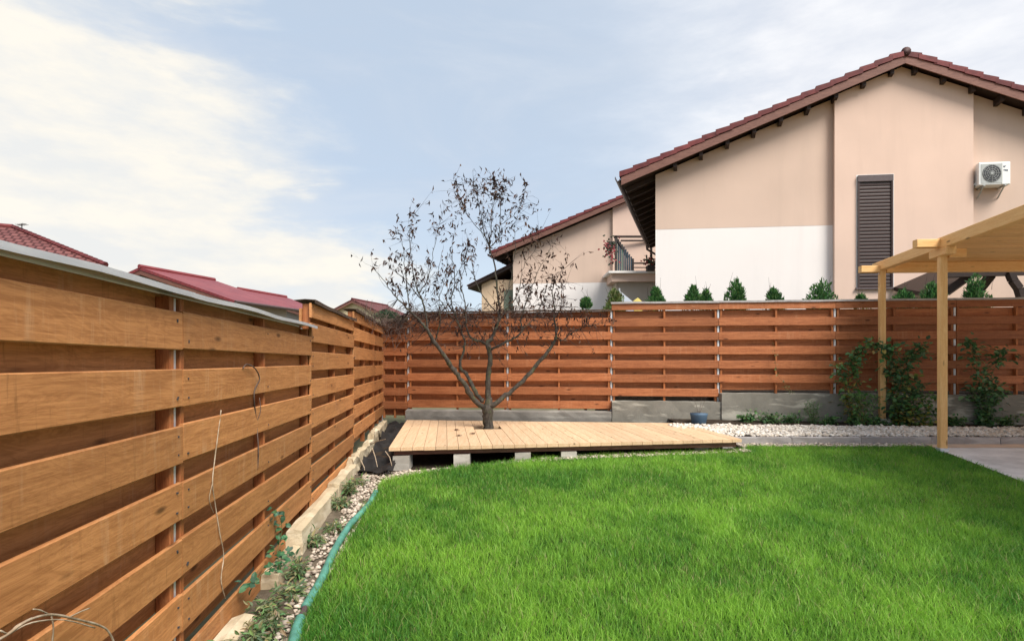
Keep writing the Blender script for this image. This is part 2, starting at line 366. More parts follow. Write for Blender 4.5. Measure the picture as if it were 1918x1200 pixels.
def vnoise(x, y, s, seed=0):              # smooth value noise for fields over the ground
    g = np.random.default_rng(seed).random((64, 64)); u, v = x * s + 13.7, y * s + 5.1
    i, j = np.floor(u).astype(int), np.floor(v).astype(int); fu, fv = u - i, v - j; fu = fu * fu * (3 - 2 * fu); fv = fv * fv * (3 - 2 * fv)
    a = lambda p, q: g[p % 64, q % 64]
    return (a(i, j) * (1 - fu) + a(i + 1, j) * fu) * (1 - fv) + (a(i, j + 1) * (1 - fu) + a(i + 1, j + 1) * fu) * fv

# ------------------------------------------------------------------ the ground
SL = 0.043
def G(y): return SL * np.clip(y, -4, 10)
def gp(px, py):                         # point of the lawn plane seen at a place of the photograph
    Y = CZ / ((py - HOR) / FPX + SL); return ((px - 959) / FPX * Y, Y)
xs = [-2500, -400, -100, -40, -15, -8, -4, -2, 0, 2, 4, 6, 8, 12, 20, 40, 100, 400, 2500]
ys = [-2500, -400, -100, -30, -10, -4, 0, 3, 6, 8, 10, 12, 15, 20, 30, 50, 100, 400, 2500]
m = MB(); nx = len(xs)
m.add([(x, y, float(G(y)) - 0.09) for y in ys for x in xs], [(j * nx + i, j * nx + i + 1, (j + 1) * nx + i + 1, (j + 1) * nx + i) for j in range(len(ys) - 1) for i in range(nx - 1)])
structure(m.build('ground', 'open_ground'))

LAWN = [(-0.80, 0.4), (-1.121, 2.79), (-1.36, 5.6), gp(708, 908), gp(738, 895), gp(800, 883), gp(900, 869), gp(1050, 856), gp(1200, 850), gp(1390, 843), (3.3, 7.72), (5.82, 7.70), (5.41, 5.81), (4.95, 3.8), (4.2, 0.4)]
structure(poly_sheet('lawn', LAWN, 'lawn_soil', lambda x, y: float(G(y)) - 0.004))
def fl(y): return -1.22 - 0.12 * y         # plan line of the left fence
STRIP = [(fl(0.4), 0.4), (fl(6.3), 6.3), (-1.6, 6.45), (3.2, 7.35), (3.2, 7.9), (5.86, 7.9)] + LAWN[11:2:-1] + LAWN[2::-1]
def lift(x, y): return 0.055 * np.clip((x + 1.1) / 1.8, 0, 1) * np.clip((y - 6.2) / .3, 0, 1)
structure(poly_sheet('soil_strip', STRIP, 'strip_soil', lambda x, y: float(G(y)) - 0.045 + float(lift(x, y))))
HOLE = [(fl(6.25), 6.25), (fl(10.3), 10.3), (-1.5, 10.2), (3.2, 9.6), (3.3, 7.4), (-1.3, 6.5)]
structure(poly_sheet('soil', HOLE, 'dark_soil', lambda x, y: float(G(y)) - 0.06))
def bedz(x, y): return 0.435 + (y - 8.0) * 0.062
def ff(x): return 10.14 - 0.108 * x        # plan line of the far fence
BED = [(2.95, 8.0), (2.7, ff(2.7)), (11.5, ff(11.5)), (11.5, 8.0)]
structure(poly_sheet('garden_bed', BED, 'dark_soil', bedz))
SLAB = [(5.865, 7.64), (5.42, 5.8), (4.96, 3.8), (4.2, 0.2), (12, 0.2), (12, 7.64)]
structure(poly_sheet('patio_pavement', SLAB, 'slab_concrete', lambda x, y: float(G(y)) + 0.012))
structure(poly_sheet('patio_border', [(5.875, 7.645), (12, 7.645), (12, 7.92), (5.93, 7.92)], 'slab_border', lambda x, y: float(G(y)) + 0.014))
# kerb: cast stones end to end
kerb = structure(empty('kerb', (3.02, 7.95, 0)))
x = 0.0; i = 0
while x < 8.6:
    o = rough_box('kerb_stone', 0.004, 0.996, -0.05, 0.05, float(G(7.95)) - 0.12, 0.447 + random.uniform(-.006, .006), 'kerb_concrete', 0.25, 0.004, kerb, 40 + i)
    o.location = (x, random.uniform(-.006, .006), 0); x += 1.0; i += 1

# ---- grass: single blades
def grass():
    P = []
    for y0, y1, dens in ((0.6, 2.2, 5000), (2.2, 3.4, 15000), (3.4, 5.0, 10500), (5.0, 8.1, 7500)):
        n = int(7.6 * (y1 - y0) * dens); x = RNG.uniform(-1.55, 6.05, n); y = RNG.uniform(y0, y1, n); P.append(np.stack([x, y], 1))
    P = np.concatenate(P); P = P[inside(LAWN, P[:, 0], P[:, 1])]; P = P + RNG.normal(0, 0.022, P.shape)
    x, y = P[:, 0], P[:, 1]; n = len(x)
    p1, p2, p3 = vnoise(x, y, 2.6, 1), vnoise(x, y, 6.5, 2), vnoise(x, y, 17, 3)
    keep = RNG.random(n) < 0.72 + 0.4 * p2; x, y, p1, p2, p3 = x[keep], y[keep], p1[keep], p2[keep], p3[keep]; n = len(x)
    h = (0.040 + 0.016 * p2 + 0.010 * p1 + 0.016 * p3) * RNG.uniform(0.6, 1.35, n) * np.where(RNG.random(n) < .04, 1.5, 1)
    w = RNG.uniform(0.0022, 0.0042, n) * (1 + 0.10 * np.maximum(y - 3, 0))
    ang = RNG.uniform(0, 2 * np.pi, n); la = RNG.uniform(0, 2 * np.pi, n)
    lean = h * (0.10 + 0.65 * RNG.random(n) + 0.15 * p2)
    dx, dy = np.cos(la) * lean, np.sin(la) * lean; wx, wy = np.cos(ang) * w / 2, np.sin(ang) * w / 2
    z0 = G(y) - 0.01
    v = np.empty((n, 5, 3)); 
    for k, (f, s, ww) in enumerate(((0, 0, 1), (0, 0, -1), (0.55, 0.3, 0.85), (0.55, 0.3, -0.85), (1, 1, 0))):
        v[:, k, 0] = x + dx * s + wx * ww; v[:, k, 1] = y + dy * s + wy * ww; v[:, k, 2] = z0 + h * f * (1 - 0.12 * s)
    b = np.arange(n)[:, None] * 5
    t = np.concatenate([b + [0, 1, 3], b + [0, 3, 2], b + [2, 3, 4]], 1).reshape(-1, 3)
    # blade colour: fresh yellow green to blue green, by plant and by patch of the sward
    k = np.clip(0.55 * vnoise(x, y, 1.3, 6) + 0.55 * p1 + 0.30 * p2 + 0.24 * p3 - 0.30 + RNG.normal(0, 0.20, n) - 0.04, 0, 1)[:, None]
    cA, cB = np.array([0.070, 0.240, 0.032]), np.array([0.34, 0.61, 0.075])
    c = cA * (1 - k) + cB * k; dry = RNG.random(n) < 0.05 * (0.4 + 1.2 * vnoise(x, y, 1.7, 8)); c[dry] = [0.42, 0.40, 0.17]
    c *= RNG.uniform(0.82, 1.15, (n, 1)); c = np.repeat(c, 5, 0)
    o = link('lawn_grass', np_mesh('lawn_grass', v.reshape(-1, 3), t, c, 'grass_blade')); stuff(tag(o, 'thick fresh green grass covering the lawn', 'grass'))
grass()

# ---- pebbles
def ico():
    bm = bmesh.new(); bmesh.ops.create_icosphere(bm, subdivisions=1, radius=1); v = np.array([p.co[:] for p in bm.verts]); f = np.array([[q.index for q in p.verts] for p in bm.faces]); bm.free(); return v, f
IV, IF = ico()
def pebbles(name, label, pts, size, zf, cols):
    n = len(pts); s = RNG.uniform(size[0], size[1], (n, 1)) * np.array([1, 1, 1.0]) * RNG.uniform(0.65, 1.25, (n, 3)); s[:, 2] *= 0.65
    a = RNG.uniform(0, 2 * np.pi, n); jit = 1 + RNG.normal(0, 0.13, (n, 12, 1))
    v = IV[None] * jit * s[:, None]; t = RNG.normal(0, .3, n)
    ca, sa = np.cos(a)[:, None], np.sin(a)[:, None]; vz = v[..., 2] + v[..., 0] * t[:, None]
    X = v[..., 0] * ca - v[..., 1] * sa + pts[:, 0:1]; Y = v[..., 0] * sa + v[..., 1] * ca + pts[:, 1:2]
    Z = vz + zf(pts[:, 0], pts[:, 1])[:, None] + (s[:, 2] * 0.45)[:, None] + RNG.uniform(0, 0.012, (n, 1))
    k = RNG.random((n, 1)); c = np.array(cols[0]) * (1 - k) + np.array(cols[1]) * k; c *= RNG.uniform(.75, 1.15, (n, 1))
    f = (IF[None] + (np.arange(n) * 12)[:, None, None]).reshape(-1, 3)
    o = link(name, np_mesh(name, np.stack([X, Y, Z], -1).reshape(-1, 3), f, np.repeat(c, 12, 0), 'pebble', True)); return stuff(tag(o, label, 'gravel'))
def scatter(poly, dens):
    P = np.array(poly); lo, hi = P.min(0), P.max(0); n = int((hi - lo).prod() * dens); q = RNG.uniform(lo, hi, (n, 2)); return q[inside(P, q[:, 0], q[:, 1])]
PALE = ((0.50, 0.42, 0.33), (0.80, 0.74, 0.66))
pb = scatter([(2.6, 8.02), (2.55, 8.98), (11, 8.50), (11, 8.02)], 1100)
pebbles('gravel', 'band of cream pebbles between the kerb and the planted bed', pb, (0.018, 0.034), lambda x, y: bedz(x, y) + 0.004, PALE)
L2 = np.array(STRIP); q = scatter(STRIP, 1500); q = q[(q[:, 1] > 1.0)]
lim = vnoise(q[:, 0], q[:, 1], 2.5, 9); inn = (q[:, 0] - fl(q[:, 1]) > 0.235 + 0.06 * lim) | (q[:, 1] > 6.3); q = q[inn & (RNG.random(len(q)) < np.where(q[:, 1] > 6.2, .95, .62))]
pebbles('gravel', 'narrow strip of pale pebbles edging the lawn along the left fence and the deck', q, (0.011, 0.023), lambda x, y: G(y) - 0.046 + lift(x, y), ((0.28, 0.22, 0.17), (0.66, 0.56, 0.46)))

# ------------------------------------------------------------------ fences
def fence(name, label, loc, rz, sections, mat, bh, hj=0.004, seed=1):
    rg = random.Random(seed); t = empty(name, loc, rz); tag(t, label, 'fence')
    posts = set(); nails = MB()
    for sec in sections:
        s0, s1, ftops, btops, zb, zt, cop = sec; Lb = s1 - s0 - 0.006; mid = (s0 + s1) / 2
        for side, tops, yy in ((-1, ftops, -0.043), (1, btops, 0.043)):
            for z in tops:
                H = bh
                if isinstance(z, tuple): z, H = z
                o = link('board', plank(Lb, 0.021, H, mat), t)
                o.location = (mid + rg.uniform(-.002, .002), yy + rg.uniform(-.002, .002), z - H / 2 + rg.uniform(-hj, hj)); o.rotation_euler = (rg.uniform(-.02, .02), rg.uniform(-.0035, .0035), 0)
                if side < 0 and mat == 'stain_left':
                    for sn in (s0 + .046, s0 + .05, mid, s1 - .046, s1 - .05):
                        zn = z - H * rg.choice((.22, .26, .74, .78)); xn = sn + rg.uniform(-.008, .008); nails.box(xn - .0035, xn + .0035, yy - .0125 - .003, yy - .008, zn - .0035, zn + .0035)
        for s in (s0 + 0.046, mid, s1 - 0.046):
            Hs = zt - zb - 0.01; o = link('stile', plank(Hs, 0.034, 0.062, 'stain_upright', along=2), t); o.location = (s, 0, zb + Hs / 2)
        for s in (s0, s1):
            k = round(s, 2)
            if k in posts: continue
            posts.add(k); Hs = zt - zb + 0.35; o = link('post', plank(Hs, 0.036, 0.040, 'galvanised', along=2), t); o.location = (s, 0.002, zb - 0.36 + Hs / 2)
        if cop == 'metal': cap = coping(s0, s1, zt, 'sheet_metal', rg, 0.10, 0.09, 0.004, 0.004)
        elif cop == 'tar': cap = coping(s0, s1, zt, 'tar_board', rg, 0.085, 0.09, 0.014, 0.004)
        elif cop == 'zinc': cap = coping(s0, s1, zt, 'zinc_cap', rg, 0.075, 0.08, 0.016, 0.002)
        else: cap = None
        if cap: cap.parent = t
    if nails.v: stuff(nails.build('nail_heads', 'ac_dark', t))
    return t
def coping(s0, s1, z, mat, rg, yf, yb, lip, wob):
    m = MB(); n = 14; ph = rg.uniform(0, 6)
    prev = None
    for i in range(n + 1):
        s = s0 - 0.01 + (s1 - s0 + 0.015) * i / n
        w = math.sin(i * 0.9 + ph) * wob + rg.uniform(-wob, wob) * 0.25; d = math.sin(i * 0.6 + ph * 2) * wob
        ring = [(s, -yf + d, z + 0.002 - lip + w), (s, -yf - 0.002 + d, z + 0.020 + w), (s, 0, z + 0.026 + w * .5), (s, yb, z + 0.018), (s, yb, z + 0.014), (s, 0, z + 0.021 + w * .5), (s, -yf + 0.003 + d, z + 0.015 + w), (s, -yf + 0.003 + d, z + 0.002 - lip + w)]
        o = len(m.v); m.v += ring
        if prev is not None: m.f += [(prev + k, prev + (k + 1) % 8, o + (k + 1) % 8, o + k) for k in range(8)]
        prev = o
    m.f += [tuple(range(8)), tuple(range(prev, prev + 8))[::-1]]
    me = fix_normals(m.mesh('coping', False, mat)); return link('coping', me)
def rows(top, bot, pitch=0.25): 
    r = []; z = top
    while z - 0.12 > bot - 0.001: r.append(z); z -= pitch
    return r
k1 = math.hypot(1, 0.12)
def ls(Y): return Y * k1
S1f, S1b = rows(1.753, 0.10), [(1.838, 0.125)] + rows(1.614, 0.02)
S2f, S2b = [(2.046, 0.125)] + rows(1.876, 0.23), rows(2.001, 0.2)
S3f, S3b = [(2.18, 0.13)] + rows(2.0 - 0.03, 0.42), rows(2.095, 0.4)
leftf = fence('wooden_fence', 'weathered orange-brown board fence running along the green hose, stepped tops', (-1.22, 0, 0), math.atan2(1, -0.12), [
    (ls(-2.2), ls(0.1), S1f, S1b, 0.03, 1.825, 'metal'), (ls(0.1), ls(2.43), S1f, S1b, 0.03, 1.825, 'metal'), (ls(2.43), ls(4.76), S1f, S1b, 0.03, 1.825, 'metal'),
    (ls(4.76), ls(6.97), S2f, S2b, 0.2, 2.05, 'tar'), (ls(6.97), ls(9.05), S3f, S3b, 0.38, 2.185, 'tar'), (ls(9.05), ls(10.28), S3f, S3b, 0.45, 2.185, 'tar')], 'stain_left', 0.166, 0.004, 3)
k2 = math.hypot(1, 0.108)
def fs(X): return X * k2
FA, FAb = rows(2.323, 0.66), [(2.445, 0.13)] + rows(2.198, 0.66)
FC = rows(2.29, 0.50)
FB1, FB1b = [(2.58, 0.125)] + rows(2.306, 0.90), [(2.452, 0.155)] + rows(2.18, 0.9)
FB2, FB2b = [(2.58, 0.125)] + rows(2.306, 0.99), [(2.452, 0.155)] + rows(2.18, 1.02)
farf = fence('wooden_fence', 'reddish stained board fence behind the tree and the planted bed', (0, 10.14, 0), math.atan2(-0.108, 1), [
    (fs(-2.46), fs(-1.95), FC, rows(2.165, 0.5), 0.48, 2.30, 'tar'), (fs(-1.95), fs(-0.08), FA, FAb, 0.60, 2.45, 'tar'), (fs(-0.08), fs(1.795), FA, FAb, 0.60, 2.45, 'tar'),
    (fs(1.795), fs(3.65), FB1, FB1b, 0.80, 2.586, 'zinc'), (fs(3.65), fs(5.59), FB2, FB2b, 0.97, 2.586, 'zinc'), (fs(5.59), fs(7.5), FB2, FB2b, 0.97, 2.586, 'zinc'),
    (fs(7.5), fs(9.4), FB2, FB2b, 0.97, 2.586, 'zinc'), (fs(9.4), fs(11.3), FB2, FB2b, 0.97, 2.586, 'zinc')], 'stain_far', 0.14, 0.003, 5)

# concrete footings under the far fence
def footing(label, x0, x1, z0, z1, y0, y1, mat, seed, rt=0.0):
    o = rough_box('concrete_footing', fs(x0), fs(x1), y0, y1, z0, z1, mat, 0.16, 0.007, None, seed, rt); o.location = (0, 10.14, 0); o.rotation_euler = (0, 0, math.atan2(-0.108, 1)); tag(o, label, 'footing')
footing('low rounded grey concrete beam lying behind the deck at the fence foot', -1.93, 1.78, 0.30, 0.655, -0.26, 0.08, 'old_concrete', 1, 0.02)
footing('grey concrete footing of middle height behind the blue pot', 1.80, 3.648, 0.30, 0.835, -0.20, 0.09, 'grey_concrete', 2)
footing('tallest grey concrete footing, plaster smeared, behind the climbing plants', 3.66, 11.3, 0.30, 0.985, -0.22, 0.09, 'grey_concrete', 3)
# broken concrete kerb pieces at the foot of the left fence
def kpiece(label, Y0, Y1, z1, wid, mat, seed, amp=0.005, zb=None):
    y0, y1 = ls(Y0), ls(Y1); zz = float(G((Y0 + Y1) / 2))
    o = rough_box('concrete_kerb', y0, y1, -wid, -0.052, zz - 0.2, z1, mat, 0.13, amp, None, seed, 0.012); o.location = (-1.22, 0, 0); o.rotation_euler = (0, 0, math.atan2(1, -0.12)); tag(o, label, 'kerb')
kpiece('long cream concrete kerb stone below the fence, ivy trailing over its broken far end', 0.9, 2.98, 0.165, 0.19, 'cream_concrete', 11)
kpiece('short sunken cream kerb stone between two longer ones along the fence', 3.45, 3.98, 0.205, 0.165, 'cream_concrete', 12)
kpiece('tall cream kerb stone with a square-cut end beside the hose tip', 3.99, 5.35, 0.315, 0.17, 'cream_concrete', 13)
kpiece('chipped cream kerb stone at the edge of the black fabric', 5.37, 6.4, 0.345, 0.175, 'cream_concrete', 14, 0.010)
kpiece('crumbling whitish kerb stone beside the deck corner', 6.42, 8.1, 0.40, 0.16, 'cream_concrete', 15, 0.018)
kpiece('crumbling whitish kerb stone running into the fence corner', 8.12, 9.85, 0.48, 0.16, 'cream_concrete', 16, 0.018)

# ------------------------------------------------------------------ deck
DK = 0.506
A, B, C_, D_ = Vector((-1.478, 6.59)), Vector((3.06, 7.316)), Vector((2.848, 9.225)), Vector((-1.861, 9.73))
deck = tag(empty('wooden_deck', (0.6, 8.2, DK)), 'pale new wooden deck platform built round the tree', 'deck')
HX, HY, HR = -0.385, 8.63, 0.255
u = Vector((B - A)).normalized(); v_ = Vector((-0.12, 1.0)).normalized()
def y_on(p, q, x): return p.y + (q.y - p.y) * (x - p.x) / (q.x - p.x)
npl = 33; hole_parts = []
for i in range(npl):
    f0, f1 = i / npl, (i + 1) / npl
    a0, a1 = A.lerp(B, f0), A.lerp(B, f1); b0, b1 = D_.lerp(C_, f0), D_.lerp(C_, f1)
    e0 = (a1 - a0) * 0.018; e1 = (b1 - b0) * 0.018
    a0, a1, b0, b1 = a0 + e0, a1 - e0, b0 + e1, b1 - e1
    zj = random.uniform(-.0015, .0015); c = (a0 + b1) / 2
    o3 = Vector((c.x, c.y, DK))
    def cut(t0, t1):
        P = [a0.lerp(b0, t0), a1.lerp(b1, t0), a1.lerp(b1, t1), a0.lerp(b0, t1)]
        m = MB(); m.prism([(p.x - c.x, p.y - c.y, -0.042) for p in P], [(p.x - c.x, p.y - c.y, 0) for p in P])
        o = m.build('plank', 'deck_wood', deck); o.location = o3 - deck.location + Vector((0, 0, zj)); fix_normals(o.data)
    mid0, mid1 = a0.lerp(a1, .5), b0.lerp(b1, .5)
    best = min(np.linspace(0, 1, 200), key=lambda t: (mid0.lerp(mid1, t) - Vector((HX, HY))).length); dd = (mid0.lerp(mid1, best) - Vector((HX, HY))).length
    if dd < HR:
        hw = math.sqrt(HR * HR - dd * dd) / (mid1 - mid0).length; cut(0, best - hw); cut(best + hw, 1)
    else: cut(0, 1)
def dbar(name, p, q, w, h, z, mat='deck_wood'):
    m = MB(); m.bar((p.x, p.y, z), (q.x, q.y, z), w, h); o = m.build(name, mat, deck); o.location = -deck.location; return o
off = (D_ - A).normalized() * 0.03
for f in (0.05, 0.5, 0.95): dbar('joist', A.lerp(D_, f) + u * 0.05, B.lerp(C_, f) - u * 0.05, 0.07, 0.066, DK - 0.0765, 'barge_wood')
for (px, lab) in ((753, 'pale concrete block under the deck corner by the black fabric'), (864, 'pale concrete block under the deck edge, second from the fabric corner'), (980, 'half-buried concrete block under the deck edge, third from the fabric corner'), (1070, 'lowest concrete block showing under the deck edge, fourth from the fabric corner')):
    X = (px - 959) / FPX * 6.7; yy = y_on(A, B, X) + 0.11
    o = rough_box('concrete_block', -0.098, 0.098, -0.09, 0.16, float(G(yy)) - 0.09, DK - 0.111, 'block_concrete', 0.1, 0.002, None, int(px)); o.location = (X, yy, 0); tag(o, lab, 'block')
for (X, f, lab) in ((-1.2, .92, 'concrete block under the deck at its back corner by the fence corner'), (0.7, .92, 'concrete block under the middle of the deck back edge'), (2.6, .92, 'concrete block under the deck back corner near the blue pot'), (2.55, .10, 'concrete block under the deck front corner by the kerb')):
    p = A.lerp(D_, f) if f > .5 else A; yy = (9.2 if f > .5 else 7.5); zt = DK - 0.111
    o = rough_box('concrete_block', -0.095, 0.095, -0.1, 0.1, float(G(yy)) - 0.09, zt, 'block_concrete', 0.1, 0.002, None, int(X * 10) + 60); o.location = (X, yy, 0); tag(o, lab, 'block')

# fallen leaves on the deck
def leaf_geo(m, p, d, n, Lf, W, col, curl=0.25):
    d = d.normalized(); s = d.cross(n).normalized(); n = s.cross(d)
    p = Vector(p); a = p; b = p + d * Lf * .45 + s * W / 2 + n * curl * W; c = p + d * Lf - n * curl * Lf * .5; e = p + d * Lf * .45 - s * W / 2 + n * curl * W; mid = p + d * Lf * 0.5
    m.add([a, b, c, e, mid], [(0, 1, 4), (1, 2, 4), (0, 4, 3), (4, 2, 3)], col)
for i, (px, py, lab) in enumerate(((850, 806, 'dry brown leaf on the deck close to the trunk'), (858, 817, 'larger dry brown leaf lying on the deck planks'), (889, 813, 'small curled dry leaf on the deck in front of the trunk'))):
    Y = (CZ - DK) * FPX / (py - HOR); X = (px - 959) / FPX * Y
    m = MB()
    for k in range(2): leaf_geo(m, (0.01 * k, 0.01 * k, 0.006), Vector((math.cos(i + k), math.sin(i + k), 0.1)), Vector((0, 0, 1)), 0.10, 0.05, (0.10, 0.05, 0.03), 0.2)
    o = m.build('fallen_leaf', 'dry_leaf'); o.location = (X, Y, DK + 0.001); tag(o, lab, 'leaf')

# black fabric and sticks in the dug corner
m = MB(); nx_, ny_ = 22, 44
for j in range(ny_ + 1):
    for i in range(nx_ + 1):
        y = 6.28 + (9.95 - 6.28) * j / ny_; xl, xr = fl(y) + 0.20, (-1.40 - 0.12 * (y - 6.59) if y > 6.5 else -1.36); x = xl + (xr - xl) * i / nx_
        z = float(G(y)) - 0.035 + 0.10 * 1.5 * (vnoise(np.array([x]), np.array([y]), 3.2, 21)[0] - .35) + 0.14 * (vnoise(np.array([x]), np.array([y]), 9, 22)[0] - .5)
        m.v.append((x, y, z))
m.f = [(j * (nx_ + 1) + i, j * (nx_ + 1) + i + 1, (j + 1) * (nx_ + 1) + i + 1, (j + 1) * (nx_ + 1) + i) for j in range(ny_) for i in range(nx_)]
tag(m.build('ground_fabric', 'black_fabric', None, True), 'crumpled black ground fabric in the dug corner beside the deck', 'fabric')
for i, (pts, lab) in enumerate((([(694, 832), (706, 826), (722, 822)], 'curved dry stick arching over the black fabric'), ([(697, 838), (703, 856), (707, 874)], 'straight grey stick standing against the black fabric'), ([(722, 845), (730, 856), (734, 872)], 'dry stick leaning on the corner concrete block'), ([(676, 862), (682, 874), (683, 880)], 'short dry stick at the kerb end of the fabric'))):
    Y0 = 6.75 - 0.08 * i; m = MB(); P = [at(px, py, Y0 - 0.12 * k) for k, (px, py) in enumerate(pts)]
    m.tube(P, [0.006, 0.005, 0.003], 5); tag(m.build('dry_stick', 'pale_vine'), lab, 'stick')

# ------------------------------------------------------------------ hose along the lawn
hp = [gp(px, py) for px, py in ((548, 1215), (556, 1180), (563, 1160))]; hq = [gp(px, py) for px, py in ((572, 1138), (589, 1110), (606, 1078), (622, 1040), (637, 1012), (656, 982), (676, 962), (692, 944), (704, 922))]
def hose(pts, name, label, r):
    P = [Vector((x, y, float(G(y)) + 0.006)) for x, y in pts]; Q = []
    for i in range(len(P) - 1):
        n = max(2, int((P[i + 1] - P[i]).length / 0.006))
        for k in range(n): Q.append(P[i].lerp(P[i + 1], k / n))
    Q.append(P[-1])
    for _ in range(60): Q = [Q[0]] + [(Q[i - 1] + Q[i] * 2 + Q[i + 1]) / 4 for i in range(1, len(Q) - 1)] + [Q[-1]]
    m = MB(); m.tube(Q, [r * (1 + 0.035 * math.sin(i * 1.57) + 0.02 * math.sin(i * .11)) for i in range(len(Q))], 12); return tag(m.build(name, 'hose_green', None, True), label, 'hose')
hose([(-0.98, 1.0)] + hp, 'garden_hose', 'stub of thick green hose at the broken joint nearest the kerb weeds', 0.029)
h2 = hose(hq, 'garden_hose', 'long thick green hose lying along the lawn edge', 0.026)
m = MB(); (x0, y0), (x1, y1) = hp[-1], hq[0]
m.tube([(x0 + (x1 - x0) * t, y0 + (y1 - y0) * t, float(G(y0)) + 0.004) for t in (0.04, .35, .65, .96)], [0.020, 0.022, 0.019, 0.021], 10); m.build('joint', 'hose_joint', h2)

